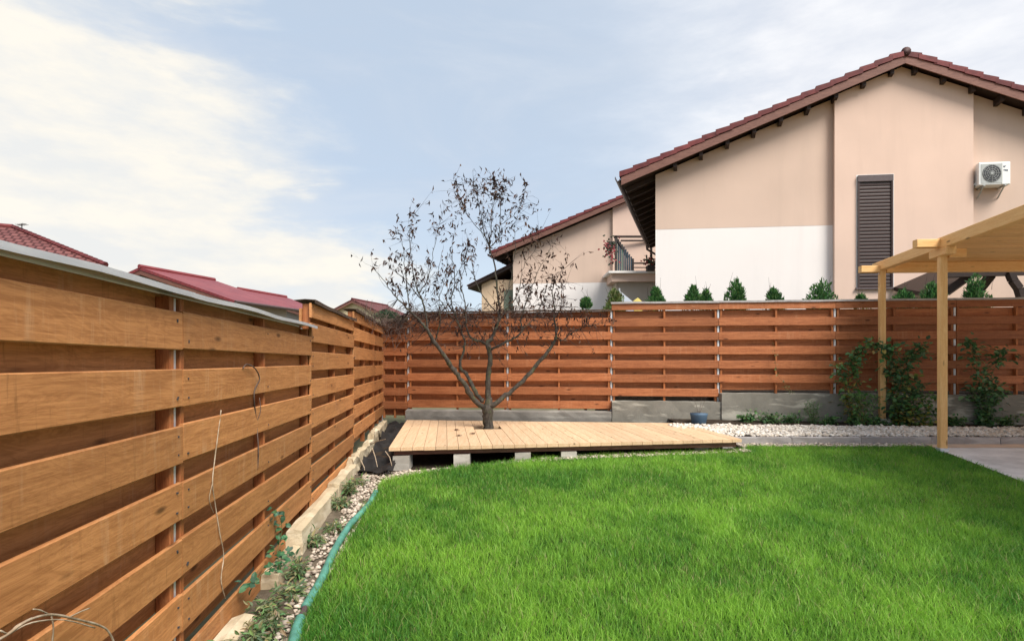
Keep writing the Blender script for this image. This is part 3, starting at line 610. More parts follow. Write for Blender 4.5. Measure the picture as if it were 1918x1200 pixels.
# ------------------------------------------------------------------ the bare tree
TY = 8.63
tree = tag(empty('bare_tree', (HX, HY, float(G(HY)))), 'small dying fruit tree with sparse dry brown leaves growing through the deck', 'tree')
T0 = Vector(tree.location); PXM = TY / FPX
def tp(px, py, d): return at(px, py, TY + d) - T0
LIMB = {
 'trunk': ([(916, 820, 0), (915, 800, 0), (914, 784, 0), (914, 768, 0), (915, 755, 0), (916, 745, 0)], [.105, .094, .082, .098, .072, .055]),
 'left': ([(912, 768, 0), (893, 753, -.05), (878, 733, -.12), (862, 708, -.18), (847, 689, -.22), (835, 670, -.28), (815, 642, -.35), (800, 617, -.4), (786, 600, -.45), (768, 583, -.5), (752, 566, -.55), (732, 545, -.6), (716, 522, -.65), (694, 497, -.7)], [.056, .048, .044, .042, .043, .037, .032, .027, .02, .015, .011, .008, .005, .003]),
 'left_up': ([(800, 617, -.4), (798, 590, -.38), (790, 560, -.36), (783, 545, -.35), (777, 525, -.34), (772, 499, -.3), (769, 470, -.3), (767, 443, -.28), (770, 420, -.26), (776, 400, -.25)], [.02, .015, .013, .011, .009, .008, .006, .005, .0035, .002]),
 'left_up2': ([(784, 550, -.35), (797, 530, -.3), (803, 515, -.3), (808, 490, -.28), (815, 460, -.25), (822, 420, -.2)], [.010, .008, .007, .005, .004, .002]),
 'left_up3': ([(790, 560, -.36), (775, 545, -.45), (755, 520, -.5), (735, 505, -.55), (725, 490, -.55)], [.010, .008, .006, .004, .002]),
 'left_up4': ([(768, 583, -.5), (764, 555, -.5), (762, 527, -.5), (758, 500, -.48), (755, 470, -.45), (752, 440, -.45)], [.011, .009, .008, .006, .004, .002]),
 'left2': ([(906, 750, 0), (893, 738, .08), (884, 720, .15), (873, 700, .2), (861, 686, .25), (866, 664, .28), (871, 645, .3), (868, 630, .3), (861, 610, .3), (850, 585, .3), (845, 558, .3), (852, 532, .3), (851, 505, .3), (846, 470, .28), (850, 440, .25)], [.042, .037, .033, .032, .028, .022, .02, .017, .014, .012, .01, .009, .007, .004, .002]),
 'left2b': ([(850, 585, .3), (835, 560, .35), (845, 530, .35), (860, 505, .35), (872, 480, .3), (876, 450, .3)], [.009, .008, .006, .005, .004, .002]),
 'mid': ([(915, 758, 0), (914, 725, .02), (916, 695, .02), (918, 668, .03), (914, 645, .03), (922, 630, .03), (932, 605, .04), (936, 578, .05), (932, 552, .05), (929, 520, .05), (925, 490, .05), (917, 464, .05), (908, 440, .06), (903, 415, .06), (898, 388, .05), (893, 360, .05), (888, 342, .05)], [.056, .046, .042, .040, .045, .03, .026, .022, .018, .016, .013, .011, .009, .007, .005, .0035, .002]),
 'mid_b': ([(917, 464, .05), (926, 455, .1), (935, 445, .15), (936, 420, .18), (938, 385, .2), (942, 360, .2), (946, 338, .2)], [.009, .008, .007, .006, .005, .0035, .002]),
 'mid_c': ([(917, 464, .05), (919, 440, -.05), (921, 410, -.1), (926, 375, -.12), (929, 355, -.12), (924, 338, -.12)], [.008, .007, .006, .004, .003, .002]),
 'mid_d': ([(908, 440, .06), (893, 425, .1), (878, 405, .12), (868, 385, .15), (858, 360, .15), (850, 335, .15)], [.007, .006, .005, .004, .003, .002]),
 'mid_e': ([(936, 422, .18), (952, 412, .2), (968, 395, .25), (978, 375, .25), (985, 345, .25)], [.006, .005, .004, .003, .002]),
 'mid_l': ([(912, 645, .03), (898, 638, -.06), (882, 633, -.12), (874, 612, -.18), (872, 585, -.2), (870, 560, -.2), (862, 535, -.2), (868, 505, -.2), (880, 480, -.18)], [.026, .024, .02, .013, .011, .009, .007, .005, .002]),
 'mid_r': ([(918, 655, .03), (932, 648, -.1), (948, 640, -.18), (965, 632, -.22), (978, 620, -.25), (975, 602, -.28), (984, 570, -.3), (996, 540, -.3), (1006, 512, -.3), (1024, 480, -.3), (1035, 455, -.3)], [.024, .022, .019, .016, .014, .011, .009, .007, .005, .004, .002]),
 'mid_r2': ([(932, 605, .04), (948, 580, .1), (966, 560, .15), (975, 530, .2), (980, 500, .2), (1000, 470, .2), (1010, 440, .2)], [.013, .010, .008, .007, .005, .004, .002]),
 'right': ([(920, 760, 0), (943, 743, .05), (962, 730, .1), (985, 707, .15), (1005, 685, .2), (1025, 660, .25), (1037, 642, .28), (1042, 620, .3), (1037, 598, .3), (1038, 575, .3), (1034, 550, .3), (1040, 525, .3), (1055, 505, .28)], [.05, .044, .038, .035, .035, .03, .028, .022, .016, .013, .009, .005, .002]),
 'right_b': ([(1042, 630, .3), (1052, 638, .35), (1070, 624, .4), (1092, 613, .45), (1115, 608, .5), (1138, 604, .5)], [.014, .012, .009, .007, .005, .003]),
 'fan_a': ([(936, 590, .05), (910, 562, -.05), (890, 525, -.1), (884, 490, -.12), (880, 455, -.12)], [.011, .009, .007, .004, .002]),
 'fan_b': ([(934, 570, .05), (953, 540, .1), (960, 500, .14), (966, 455, .16), (962, 420, .16)], [.010, .008, .006, .004, .002]),
 'fan_c': ([(864, 612, .3), (835, 578, .2), (818, 545, .15), (822, 500, .12), (832, 460, .1)], [.010, .008, .006, .004, .002]),
 'fan_d': ([(978, 618, -.25), (1005, 590, -.2), (1018, 560, -.2), (1030, 520, -.2)], [.010, .007, .005, .002]),
 'fan_e': ([(815, 640, -.35), (825, 600, -.45), (822, 565, -.5), (835, 520, -.5), (838, 480, -.5)], [.010, .008, .006, .004, .002]),
 'right_c': ([(1037, 598, .3), (1050, 575, .25), (1052, 550, .25), (1062, 528, .2)], [.009, .007, .005, .002]),
}
mt, mbr = MB(), MB(); spawn = []
def smooth_path(P, Rr, k=4):
    Q, r = [], []
    for i in range(len(P) - 1):
        p0, p1, p2, p3 = P[max(i - 1, 0)], P[i], P[i + 1], P[min(i + 2, len(P) - 1)]
        for j in range(k):
            t = j / k; Q.append(0.5 * ((2 * p1) + (p2 - p0) * t + (2 * p0 - 5 * p1 + 4 * p2 - p3) * t * t + (3 * p1 - p0 - 3 * p2 + p3) * t ** 3)); r.append((Rr[i] * (1 - t) + Rr[i + 1] * t) * random.uniform(.86, 1.14))
    return Q + [P[-1]], r + [Rr[-1]]
for nme, (pts, rad) in LIMB.items():
    P, Rr = smooth_path([tp(*p) for p in pts], [r * .9 for r in rad])
    P = [p + Vector((random.gauss(0, .006), random.gauss(0, .006), random.gauss(0, .006))) for p in P]
    (mt if nme == 'trunk' else mbr).tube(P, Rr, 10 if rad[0] > .03 else 7)
    for i, p in enumerate(P):
        if p.z + T0.z > CZ + 0.22 and Rr[i] < 0.030: spawn.append((p, (P[min(i + 1, len(P) - 1)] - P[max(i - 1, 0)]).normalized(), Rr[i], i / len(P)))
mt.build('trunk', 'bark', tree, True); mbr.build('branches', 'bark', tree, True)
mtw, mlf = MB(), MB(); rt = random.Random(5)
DRY = ((0.050, 0.026, 0.022), (0.085, 0.044, 0.034), (0.13, 0.075, 0.05), (0.035, 0.022, 0.02))
def rv(s=1.0): return Vector((rt.gauss(0, s), rt.gauss(0, s), rt.gauss(0, s)))
def hang_leaf(p):
    d = Vector((0, 0, -1)) + rv(0.45) if rt.random() < .62 else rv(1) + Vector((0, 0, .6)); nrm = rv(1)
    leaf_geo(mlf, p, d, nrm, rt.uniform(.06, .105), rt.uniform(.019, .034), rt.choice(DRY), rt.uniform(.1, .6))
def twig(p, d, Lt, r, lvl):
    n = 5; Q = [p]; 
    for k in range(n):
        d = (d + rv(0.16) + Vector((0, 0, 0.06))).normalized(); Q.append(Q[-1] + d * Lt / n)
    mtw.tube(Q, [r * (1 - .8 * k / n) for k in range(n + 1)], 4, cap=False)
    if lvl > 0:
        for k in range(1, n):
            if rt.random() < .45: twig(Q[k], (d + rv(0.55)).normalized(), Lt * rt.uniform(.35, .65), r * .6, lvl - 1)
    for k in range(2, n + 1):
        if rt.random() < .16 + .07 * k * (lvl == 0):
            hang_leaf(Q[k])
            if rt.random() < .35: hang_leaf(Q[k] + rv(.01))
for (p, d, r, f) in spawn:
    up = p.z + T0.z
    pr = 0.55 if r < .012 else 0.26
    if rt.random() < pr:
        side = (rv(1)); side = (side - d * side.dot(d)).normalized()
        twig(p, (d * .6 + side * .6 + Vector((0, 0, .55))).normalized(), rt.uniform(.14, .40) * (1 if up < 4.0 else .25), min(r * .6, .0052), 1)
    if r < .0042 and rt.random() < .5: hang_leaf(p)
# dense fine dead twigs round the fork at fence-top height
for k in range(700):
    px, py = rt.uniform(700, 1135), rt.triangular(566, 685, 590)
    p = tp(px, py, rt.uniform(-.5, .5)); near = min(spawn, key=lambda s: (s[0] - p).length)[0]
    if (near - p).length > .55: continue
    Q = [near, near.lerp(p, .5) + rv(.03), p]; mtw.tube(Q, [.0035, .0026, .0012], 4, cap=False)
    if rt.random() < .5: hang_leaf(p)
for cx, cy, sp, nn in ((1000, 545, 24, 62), (1018, 510, 26, 34), (1045, 575, 22, 26), (1040, 470, 30, 22), (872, 358, 20, 34), (897, 345, 18, 34), (928, 345, 16, 30), (948, 350, 16, 22), (975, 400, 18, 16), (990, 430, 20, 14), (850, 385, 22, 26), (770, 430, 30, 20), (738, 480, 30, 20), (800, 520, 20, 14), (985, 385, 18, 16), (915, 390, 22, 16)):
    for k in range(nn):
        p = tp(rt.gauss(cx, sp), rt.gauss(cy, sp), rt.uniform(-.3, .3)); near = min(spawn, key=lambda s: (s[0] - p).length)[0]
        if (near - p).length > .5: continue
        mtw.tube([near, near.lerp(p, .5) + rv(.02) + Vector((0, 0, .02)), p], [.003, .002, .001], 3, cap=False); hang_leaf(p)
        if rt.random() < .4: hang_leaf(p + rv(.015))
stuff(mtw.build('twigs', 'twig_bark', tree)); stuff(mlf.build('dry_leaves', 'dry_leaf', tree))

# ------------------------------------------------------------------ dead vine matted over the corner of the fences
def vine_mat():
    m = MB(); rg = random.Random(9)
    for k in range(420):
        X = -2.38 + 3.3 * rg.random() ** 1.25 if k < 330 else rg.uniform(-2.4, -1.6); Y = ff(X) - rg.uniform(.06, .22); top = 2.30 if X < -1.95 else 2.47
        dz = -abs(rg.gauss(0, .16)) * (1 if X < .2 else .5)
        p = Vector((X, Y, top + 0.06 + dz)); d = Vector((rg.gauss(0, 1), rg.gauss(0, .35), rg.gauss(-.1, .6))).normalized(); Q = [p]
        for j in range(5):
            d = (d + Vector((rg.gauss(0, .35), rg.gauss(0, .18), rg.gauss(-.05, .35)))).normalized(); q = Q[-1] + d * rg.uniform(.03, .09)
            q.y = min(q.y, ff(q.x) - .055); Q.append(q)
        r = rg.choice((.002, .003, .003, .005)); m.tube(Q, [r] * 5 + [r * .4], 4, cap=False)
    o = m.build('dry_vine', 'dry_vine'); stuff(tag(o, 'tangle of dead brown vine hanging over the fence top at the corner', 'vine'))
    m = MB()
    for k in range(120):
        Y = rg.uniform(7.4, 10.2); X = fl(Y) + rg.uniform(.05, .14); p = Vector((X, Y, 2.2 - abs(rg.gauss(0, .06)) + .05)); d = Vector((rg.gauss(0, .3), rg.gauss(0, 1), rg.gauss(0, .4))).normalized(); Q = [p]
        for j in range(4):
            d = (d + Vector((rg.gauss(0, .15), rg.gauss(0, .3), rg.gauss(0, .3)))).normalized(); q = Q[-1] + d * rg.uniform(.03, .07); q.x = max(q.x, fl(q.y) + .052); Q.append(q)
        m.tube(Q, [.003] * 5, 4, cap=False)
    stuff(tag(m.build('dry_vine', 'dry_vine'), 'strip of dead vine along the far top of the left fence', 'vine'))
vine_mat()
def lf(px, py, outp=0.055):               # point just in front of the left fence
    k = (px - 959) / FPX; Y = (-1.22 + outp) / (k + 0.12); return Vector((k * Y, Y, CZ - (py - HOR) / FPX * Y))
def stem_on_fence(name, label, pts, r, mat, branches=()):
    m = MB(); P, Rr = smooth_path([lf(*p) for p in pts], [r] * len(pts)); m.tube(P, Rr, 5)
    for b in branches:
        P, Rr = smooth_path([lf(*p) for p in b], [r * .6] * len(b)); m.tube(P, Rr, 4)
    return tag(m.build(name, mat, None, True), label, 'vine')
stem_on_fence('dry_vine', 'thin pale dry vine stem hanging down the near fence boards', [(414, 768, .05), (408, 815, .06), (402, 862, .055), (398, 905, .06), (404, 950, .05), (412, 1000, .06), (419, 1040, .055), (414, 1085, .06), (422, 1120, .05)], .0028, 'pale_vine', [[(398, 905, .06), (392, 935, .06), (400, 960, .05)]])
stem_on_fence('dry_vine', 'short dry vine climbing over the board ends by the middle stile', [(482, 880, .05), (484, 840, .06), (480, 790, .05), (476, 735, .07), (486, 710, .07), (478, 690, .08), (462, 682, .07), (455, 690, .06)], .004, 'dry_vine', [[(480, 790, .05), (488, 770, .07), (486, 745, .06)]])
dv = stem_on_fence('dry_vine', 'bleached dry vine arching across the lowest near boards', [(-40, 1215, .10), (10, 1190, .12), (50, 1162, .13), (95, 1150, .12), (140, 1158, .12), (185, 1170, .11), (205, 1185, .10), (222, 1225, .09)], .0036, 'pale_vine', [[(95, 1150, .12), (100, 1175, .12), (96, 1215, .11)], [(130, 1155, .12), (150, 1145, .13), (168, 1138, .13)], [(92, 1150, .12), (75, 1142, .13), (62, 1140, .13)], [(20, 1185, .12), (60, 1165, .14), (120, 1160, .14), (178, 1175, .13)], [(0, 1180, .12), (18, 1186, .12), (30, 1172, .12), (60, 1156, .13)]])

# ------------------------------------------------------------------ leafy plants
def leaf5(m, p, d, n, Lf, W, col):
    d = d.normalized(); s = d.cross(n); s = s.normalized() if s.length > 1e-5 else d.orthogonal().normalized(); n = s.cross(d)
    p = Vector(p); q = lambda a, b, c: p + d * (a * Lf) + s * (b * W) + n * (c * Lf)
    m.add([q(0, 0, 0), q(.3, .42, .06), q(.65, .38, .05), q(1, 0, -.12), q(.65, -.38, .05), q(.3, -.42, .06), q(.5, 0, -.02)], [(0, 1, 6), (1, 2, 6), (2, 3, 6), (3, 4, 6), (4, 5, 6), (5, 0, 6)], col)
GREEN = [(0.07, 0.16, 0.055), (0.10, 0.21, 0.07), (0.16, 0.29, 0.10), (0.05, 0.11, 0.04)]
YEL = [(0.30, 0.28, 0.06), (0.40, 0.33, 0.09), (0.18, 0.22, 0.05)]
def plant(name, label, cat, base, stems, leaf=(.05, .035), per=9, cols=GREEN, extra=None, seed=1, group=None, spread=.05, r=.005, low=0.0, droop=.3, dense=1.0):
    """stems: lists of points relative to base; leaves along them"""
    rg = random.Random(seed); t = empty(name, base); tag(t, label, cat, group); ms, ml = MB(), MB()
    for st in stems:
        P, Rr = smooth_path([Vector(p) for p in st], [r * (1 - .7 * i / max(1, len(st) - 1)) for i in range(len(st))]); ms.tube(P, Rr, 5)
        Lt = sum((P[i + 1] - P[i]).length for i in range(len(P) - 1)); cnt = int(Lt * 10 * per * dense)
        for k in range(cnt):
            f = rg.random() * (1 - low) + low; p = P[min(int(f * (len(P) - 1)), len(P) - 1)]
            o = Vector((rg.gauss(0, 1), rg.gauss(0, 1), rg.gauss(0, .5))); o = o.normalized() * abs(rg.gauss(0, spread))
            d = (o.normalized() + Vector((0, 0, rg.uniform(-droop - .3, .35)))); cc = rg.choice(extra) if extra and rg.random() < extra_p(f) else rg.choice(cols)
            cc = tuple(c * rg.uniform(.8, 1.2) for c in cc); s = rg.uniform(.6, 1.25)
            leaf5(ml, p + o, d, Vector((rg.gauss(0, .5), rg.gauss(-.3, .5), 1)), leaf[0] * s, leaf[1] * s, cc)
    ms.build('stem', 'green_stem', t, True); stuff(ml.build('leaves', 'leaf', t)); return t
def extra_p(f): return .55 if f < .35 else .06
def bedp(px, Y): x = (px - 959) / FPX * Y; return Vector((x, Y, bedz(x, Y)))
def rel(base, pts, Y): return [at(px, py, Y + d) - base for px, py, d in pts]
b0 = bedp(1600, 9.15)
plant('climbing_shrub', 'leafy green climber arching from the bed toward the far pergola post, left of it', 'shrub', b0, [rel(b0, [(1600, 793, 0), (1592, 745, 0), (1590, 700, .05), (1600, 665, .05), (1622, 645, 0), (1645, 648, -.1)], 9.15), rel(b0, [(1600, 793, 0), (1608, 740, -.05), (1602, 690, 0), (1612, 660, 0)], 9.15), rel(b0, [(1598, 793, 0), (1585, 740, 0), (1572, 690, 0), (1580, 680, .05)], 9.15)], (.075, .055), 9, GREEN, YEL, 2, spread=.075, dense=2.2)
b0 = bedp(1613, 8.9)
plant('low_shrub', 'bushy young green plant at the foot of the arching climber', 'shrub', b0, [rel(b0, [(1613, 796, 0), (1606 + k * 9, 760, 0), (1600 + k * 13, 735, 0)], 8.9) for k in range(4)], (.05, .03), 12, [(0.08, 0.17, .05), (.12, .24, .07)], None, 3, spread=.07, dense=1.8)
b0 = bedp(1690, 9.05)
plant('climbing_shrub', 'dense dark green shrub between the two pergola posts, yellowed at its foot', 'shrub', b0, [rel(b0, [(1690, 795, 0), (1680, 740, 0), (1668, 690, 0), (1664, 655, -.05), (1650, 648, -.1)], 9.05), rel(b0, [(1690, 795, 0), (1700, 730, 0), (1695, 685, 0), (1715, 660, 0), (1727, 645, 0)], 9.05), rel(b0, [(1692, 795, 0), (1712, 745, .05), (1718, 715, .05)], 9.05), rel(b0, [(1688, 795, 0), (1675, 760, -.1), (1690, 700, -.1)], 9.05), rel(b0, [(1690, 795, 0), (1702, 770, -.1), (1706, 720, -.05), (1685, 690, 0)], 9.05)], (.085, .06), 13, [(0.05, 0.115, 0.045), (0.08, 0.17, .06), (.12, .23, .085)], YEL + [(.45, .36, .14)], 4, spread=.10, dense=2.0)
b0 = bedp(1738, 8.85)
plant('low_shrub', 'bright green low plant leaning out beside the near pergola post', 'shrub', b0, [rel(b0, [(1730, 797, 0), (1735, 765, 0), (1748, 735, 0)], 8.85), rel(b0, [(1728, 797, 0), (1722, 780, 0), (1718, 760, -.05)], 8.85), rel(b0, [(1735, 797, 0), (1750, 770, 0), (1752, 740, 0)], 8.85)], (.07, .05), 9, [(.08, .18, .045), (.12, .25, .06), (.05, .11, .035)], YEL, 5, spread=.06, dense=2.0)
b0 = bedp(1845, 9.0)
plant('climbing_shrub', 'loose green shrub right of the near pergola post with long pale tipped shoots', 'shrub', b0, [rel(b0, [(1845, 797, 0), (1838, 740, 0), (1830, 690, 0), (1822, 655, 0), (1813, 638, 0)], 9.0), rel(b0, [(1848, 797, 0), (1855, 740, 0), (1858, 700, 0), (1872, 670, 0), (1878, 652, 0)], 9.0), rel(b0, [(1845, 797, 0), (1860, 750, .05), (1870, 715, 0)], 9.0), rel(b0, [(1842, 797, 0), (1828, 750, 0), (1822, 720, 0)], 9.0), rel(b0, [(1846, 797, 0), (1850, 760, -.1), (1840, 715, -.1)], 9.0)], (.085, .062), 10, [(.065, .14, .055), (.10, .20, .08), (.17, .29, .13)], [(.07, .15, .05)], 6, spread=.085, dense=1.8)
b0 = bedp(1524, 9.2)
plant('low_shrub', 'feathery light green weed in the bed against the smeared footing', 'weed', b0, [rel(b0, [(1524, 792, 0), (1512 + k * 6, 770, 0), (1507 + k * 9, 752, 0)], 9.2) for k in range(4)], (.035, .010), 26, [(.09, .19, .06), (.12, .24, .08)], None, 7, spread=.045, dense=2.0)
for i, (px, Yb, lab) in enumerate(((1400, 9.35, 'creeping ground weed in the bed just right of the blue pot'), (1440, 9.25, 'creeping ground weed between the blue pot and the feathery weed'), (1480, 9.25, 'creeping ground weed left of the feathery weed'), (1552, 9.1, 'small weed between the feathery weed and the arching climber'), (1640, 8.95, 'small weed at the foot of the far pergola post'), (1790, 9.0, 'small weed behind the near pergola post'), (1890, 9.0, 'grassy clump at the right end of the bed'), (1270, 9.7, 'spindly weed growing between deck and footing'))):
    b0 = bedp(px, Yb) if px > 1300 else Vector(((px - 959) / FPX * Yb, Yb, .42)); rg = random.Random(px)
    plant('weed', lab, 'weed', b0, [[(0, 0, 0), (rg.uniform(-.12, .12), rg.uniform(-.05, .05), .05), (rg.uniform(-.24, .24), rg.uniform(-.10, .06), rg.uniform(.08, .19))] for k in range(7)] if i != 7 else [[(0, 0, 0), (-.03, 0, .12), (-.08, 0, .22)], [(0, 0, 0), (.05, 0, .1), (.02, 0, .3)]], (.05, .034), 16 if i != 7 else 4, GREEN, None, px, spread=.04, r=.003)
# twining shoots on the far fence
b0 = Vector((4.52, ff(4.52) - .14, bedz(4.5, 9.5)))
plant('vine_shoot', 'thin twining shoot climbing the fence stile above the smeared footing', 'vine', b0, [rel(b0, [(1498, 752, 0), (1478, 728, 0), (1456, 700, 0), (1452, 665, 0), (1447, 640, 0)], 9.5), rel(b0, [(1498, 752, 0), (1480, 735, -.02), (1466, 722, 0)], 9.5)], (.04, .028), 4, [(.12, .15, .05), (.20, .18, .07)], None, 31, spread=.02, r=.003)
# blue pot with a dead plant
pot = tag(empty('plant_pot', (at(1309, 795, 9.2).x, 9.2, .455)), 'small blue pot with a dry seedling beside the deck', 'pot')
pot.scale = (1.4, 1.4, 1.45)
m = MB(); m.tube([(0, 0, 0), (0, 0, .01), (0, 0, .13), (0, 0, .15), (0, 0, .152), (0, 0, .125)], [.07, .078, .098, .104, .090, .084], 18); m.build('pot', 'pot_blue', pot, True)
m = MB(); m.tube([(0, 0, .12), (0, 0, .128)], [.086, .086], 14); m.build('soil', 'dark_soil', pot)
m = MB(); [m.tube([(0, 0, .12), (a, 0, .24), (a * 2.2, .02, .34)], [.003, .002, .001], 4) for a in (-.03, .02, .045)]; m.build('dry_stem', 'dry_vine', pot)
# weeds and ivy along the left kerb
def strip_pt(px, py): x, y = gp(px, py); return Vector((x, y, float(G(y)) - .045))
WD = [(.12, .20, .08), (.17, .26, .11), (.08, .14, .055), (.26, .28, .15), (.30, .26, .13)]
for i, (px, py, n, hgt, lab) in enumerate(((505, 1178, 7, .13, 'leafy weed between the near kerb stone and the hose stub'), (500, 1140, 5, .11, 'weed spreading behind the hose stub'), (548, 1105, 5, .08, 'low weed beside the hose joint'), (556, 1068, 5, .09, 'weed at the gap in the kerb stones'), (588, 1010, 6, .08, 'dry grassy weed beside the sunken kerb stone'), (626, 985, 5, .07, 'small weed where the hose meets the gravel'), (640, 945, 6, .11, 'bushy weed below the tall cream kerb stone'), (655, 918, 6, .13, 'bushy weed beside the chipped kerb stone'), (672, 902, 4, .08, 'small weed at the edge of the black fabric'), (470, 1205, 6, .12, 'weed leaning on the near kerb stone'))):
    b0 = strip_pt(px, py); rg = random.Random(px * 3)
    plant('weed', lab, 'weed', b0, [[(0, 0, 0), (rg.uniform(-.04, .04), rg.uniform(-.06, .06), hgt * .6), (rg.uniform(-.09, .09), rg.uniform(-.13, .13), hgt * rg.uniform(.7, 1.2))] for k in range(n)], (.048, .015), 20, WD, None, px, spread=.03, r=.0025)
b0 = lf(508, 1062, .2); b0.z = .12
iv = [[(508, 1062, .15), (490, 1075, .16), (478, 1092, .15), (472, 1100, .14)], [(508, 1062, .15), (535, 1040, .15), (545, 1032, .16)], [(525, 1070, .16), (520, 1030, .12), (528, 995, .10), (524, 968, .09), (510, 950, .08)], [(545, 1040, .16), (560, 1050, .18)]]
plant('ivy', 'trailing ivy climbing over the broken kerb onto the fence boards', 'ivy', b0, [[lf(*p) - b0 for p in s] for s in iv], (.045, .036), 8, [(.045, .12, .06), (.07, .17, .08), (.11, .22, .12)], None, 77, spread=.022, r=.003)

# ------------------------------------------------------------------ pergola
PG = tag(empty('pergola', (5.83, 7.45, float(G(7.45)))), 'new pale pine pergola with boarded roof over the patio', 'pergola')
O = Vector(PG.location); P1 = Vector((5.83, 7.45)); P2 = Vector((6.19, 9.2)); TOPZ = 3.06
pd = (P2 - P1).normalized()
def pgo(name, me, loc, rz=0): o = link(name, me, PG); o.location = Vector(loc) - O; o.rotation_euler = (0, 0, rz); return o
rzp = math.atan2(pd.y, pd.x)
for P, zb in ((P1, float(G(7.45)) + .03), (P2, .58)):
    H = TOPZ - zb; pgo('post', plank(H, .088, .088, 'new_pine_post', .006, 2), (P.x, P.y, zb + H / 2), rzp)
m = MB(); m.box(-.05, .05, -.05, .05, -.03, .03); o = m.build('post_foot', 'galvanised', PG); o.location = Vector((P1.x, P1.y, float(G(7.45)) + .02)) - O; o.rotation_euler = (0, 0, rzp)
o = rough_box('concrete_foot', -.1, .1, -.1, .1, .3, .585, 'block_concrete', .1, .004, PG, 5); o.location = Vector((P2.x, P2.y, 0)) - O
# side beam running over both posts, toward the house
Ls = 8.2; mid = P2 + pd * .25 - pd * Ls / 2; pgo('side_beam', plank(Ls, .10, .15, 'new_pine', .006), (mid.x, mid.y, TOPZ + .075), rzp)
cr = Vector((1, -0.06)).normalized(); rzc = math.atan2(cr.y, cr.x)
for P, zc in ((P1, TOPZ + .072), (P2, TOPZ + .02), (P1 - pd * 2.6, TOPZ + .072)):
    c = P - cr * (.056 + .15); pgo('beam_stub', plank(.30, .10, .11, 'new_pine', .006), (c.x, c.y, zc), rzc)
    if P is P1: continue
    Lc = 5.2; c = P + cr * (.056 + Lc / 2); hh = .17 if P is P2 else .12; pgo('cross_beam', plank(Lc, .10, hh, 'new_pine', .006), (c.x, c.y, TOPZ + .13 - hh / 2), rzc)
# short saddle piece on the near post, and end of a tie beam
m = plank_mesh(.42, .12, .10, .006).mesh('saddle', False, 'new_pine'); pgo('saddle', m, (P1.x, P1.y, TOPZ - .052), rzp + .0)
c = P1 + cr * .17; pgo('tie_end', plank(.22, .1, .12, 'new_pine', .006), (c.x, c.y, TOPZ - .062), rzc)
for P, dz in ((P1, .02), (P1, .11), (P2, .02), (P2, .1)):
    m = MB(); q_ = P - cr * .050; m.tube([(q_.x - O.x - .008, q_.y - O.y, TOPZ + dz - .07 - O.z), (q_.x - O.x + .005, q_.y - O.y, TOPZ + dz - .07 - O.z)], .011, 8); m.build('bolt', 'galvanised', PG)
# roof boards under the sky, laid across
i = 0; s = -0.12
while s < 7.6:
    w = .145; c = P2 - pd * s + cr * (2.62 + .05); o = pgo('roof_board', plank(5.1, w - .006, .022, 'new_pine', .005), (c.x, c.y, TOPZ + .145 + random.uniform(-.001, .001)), rzc); s += w; i += 1

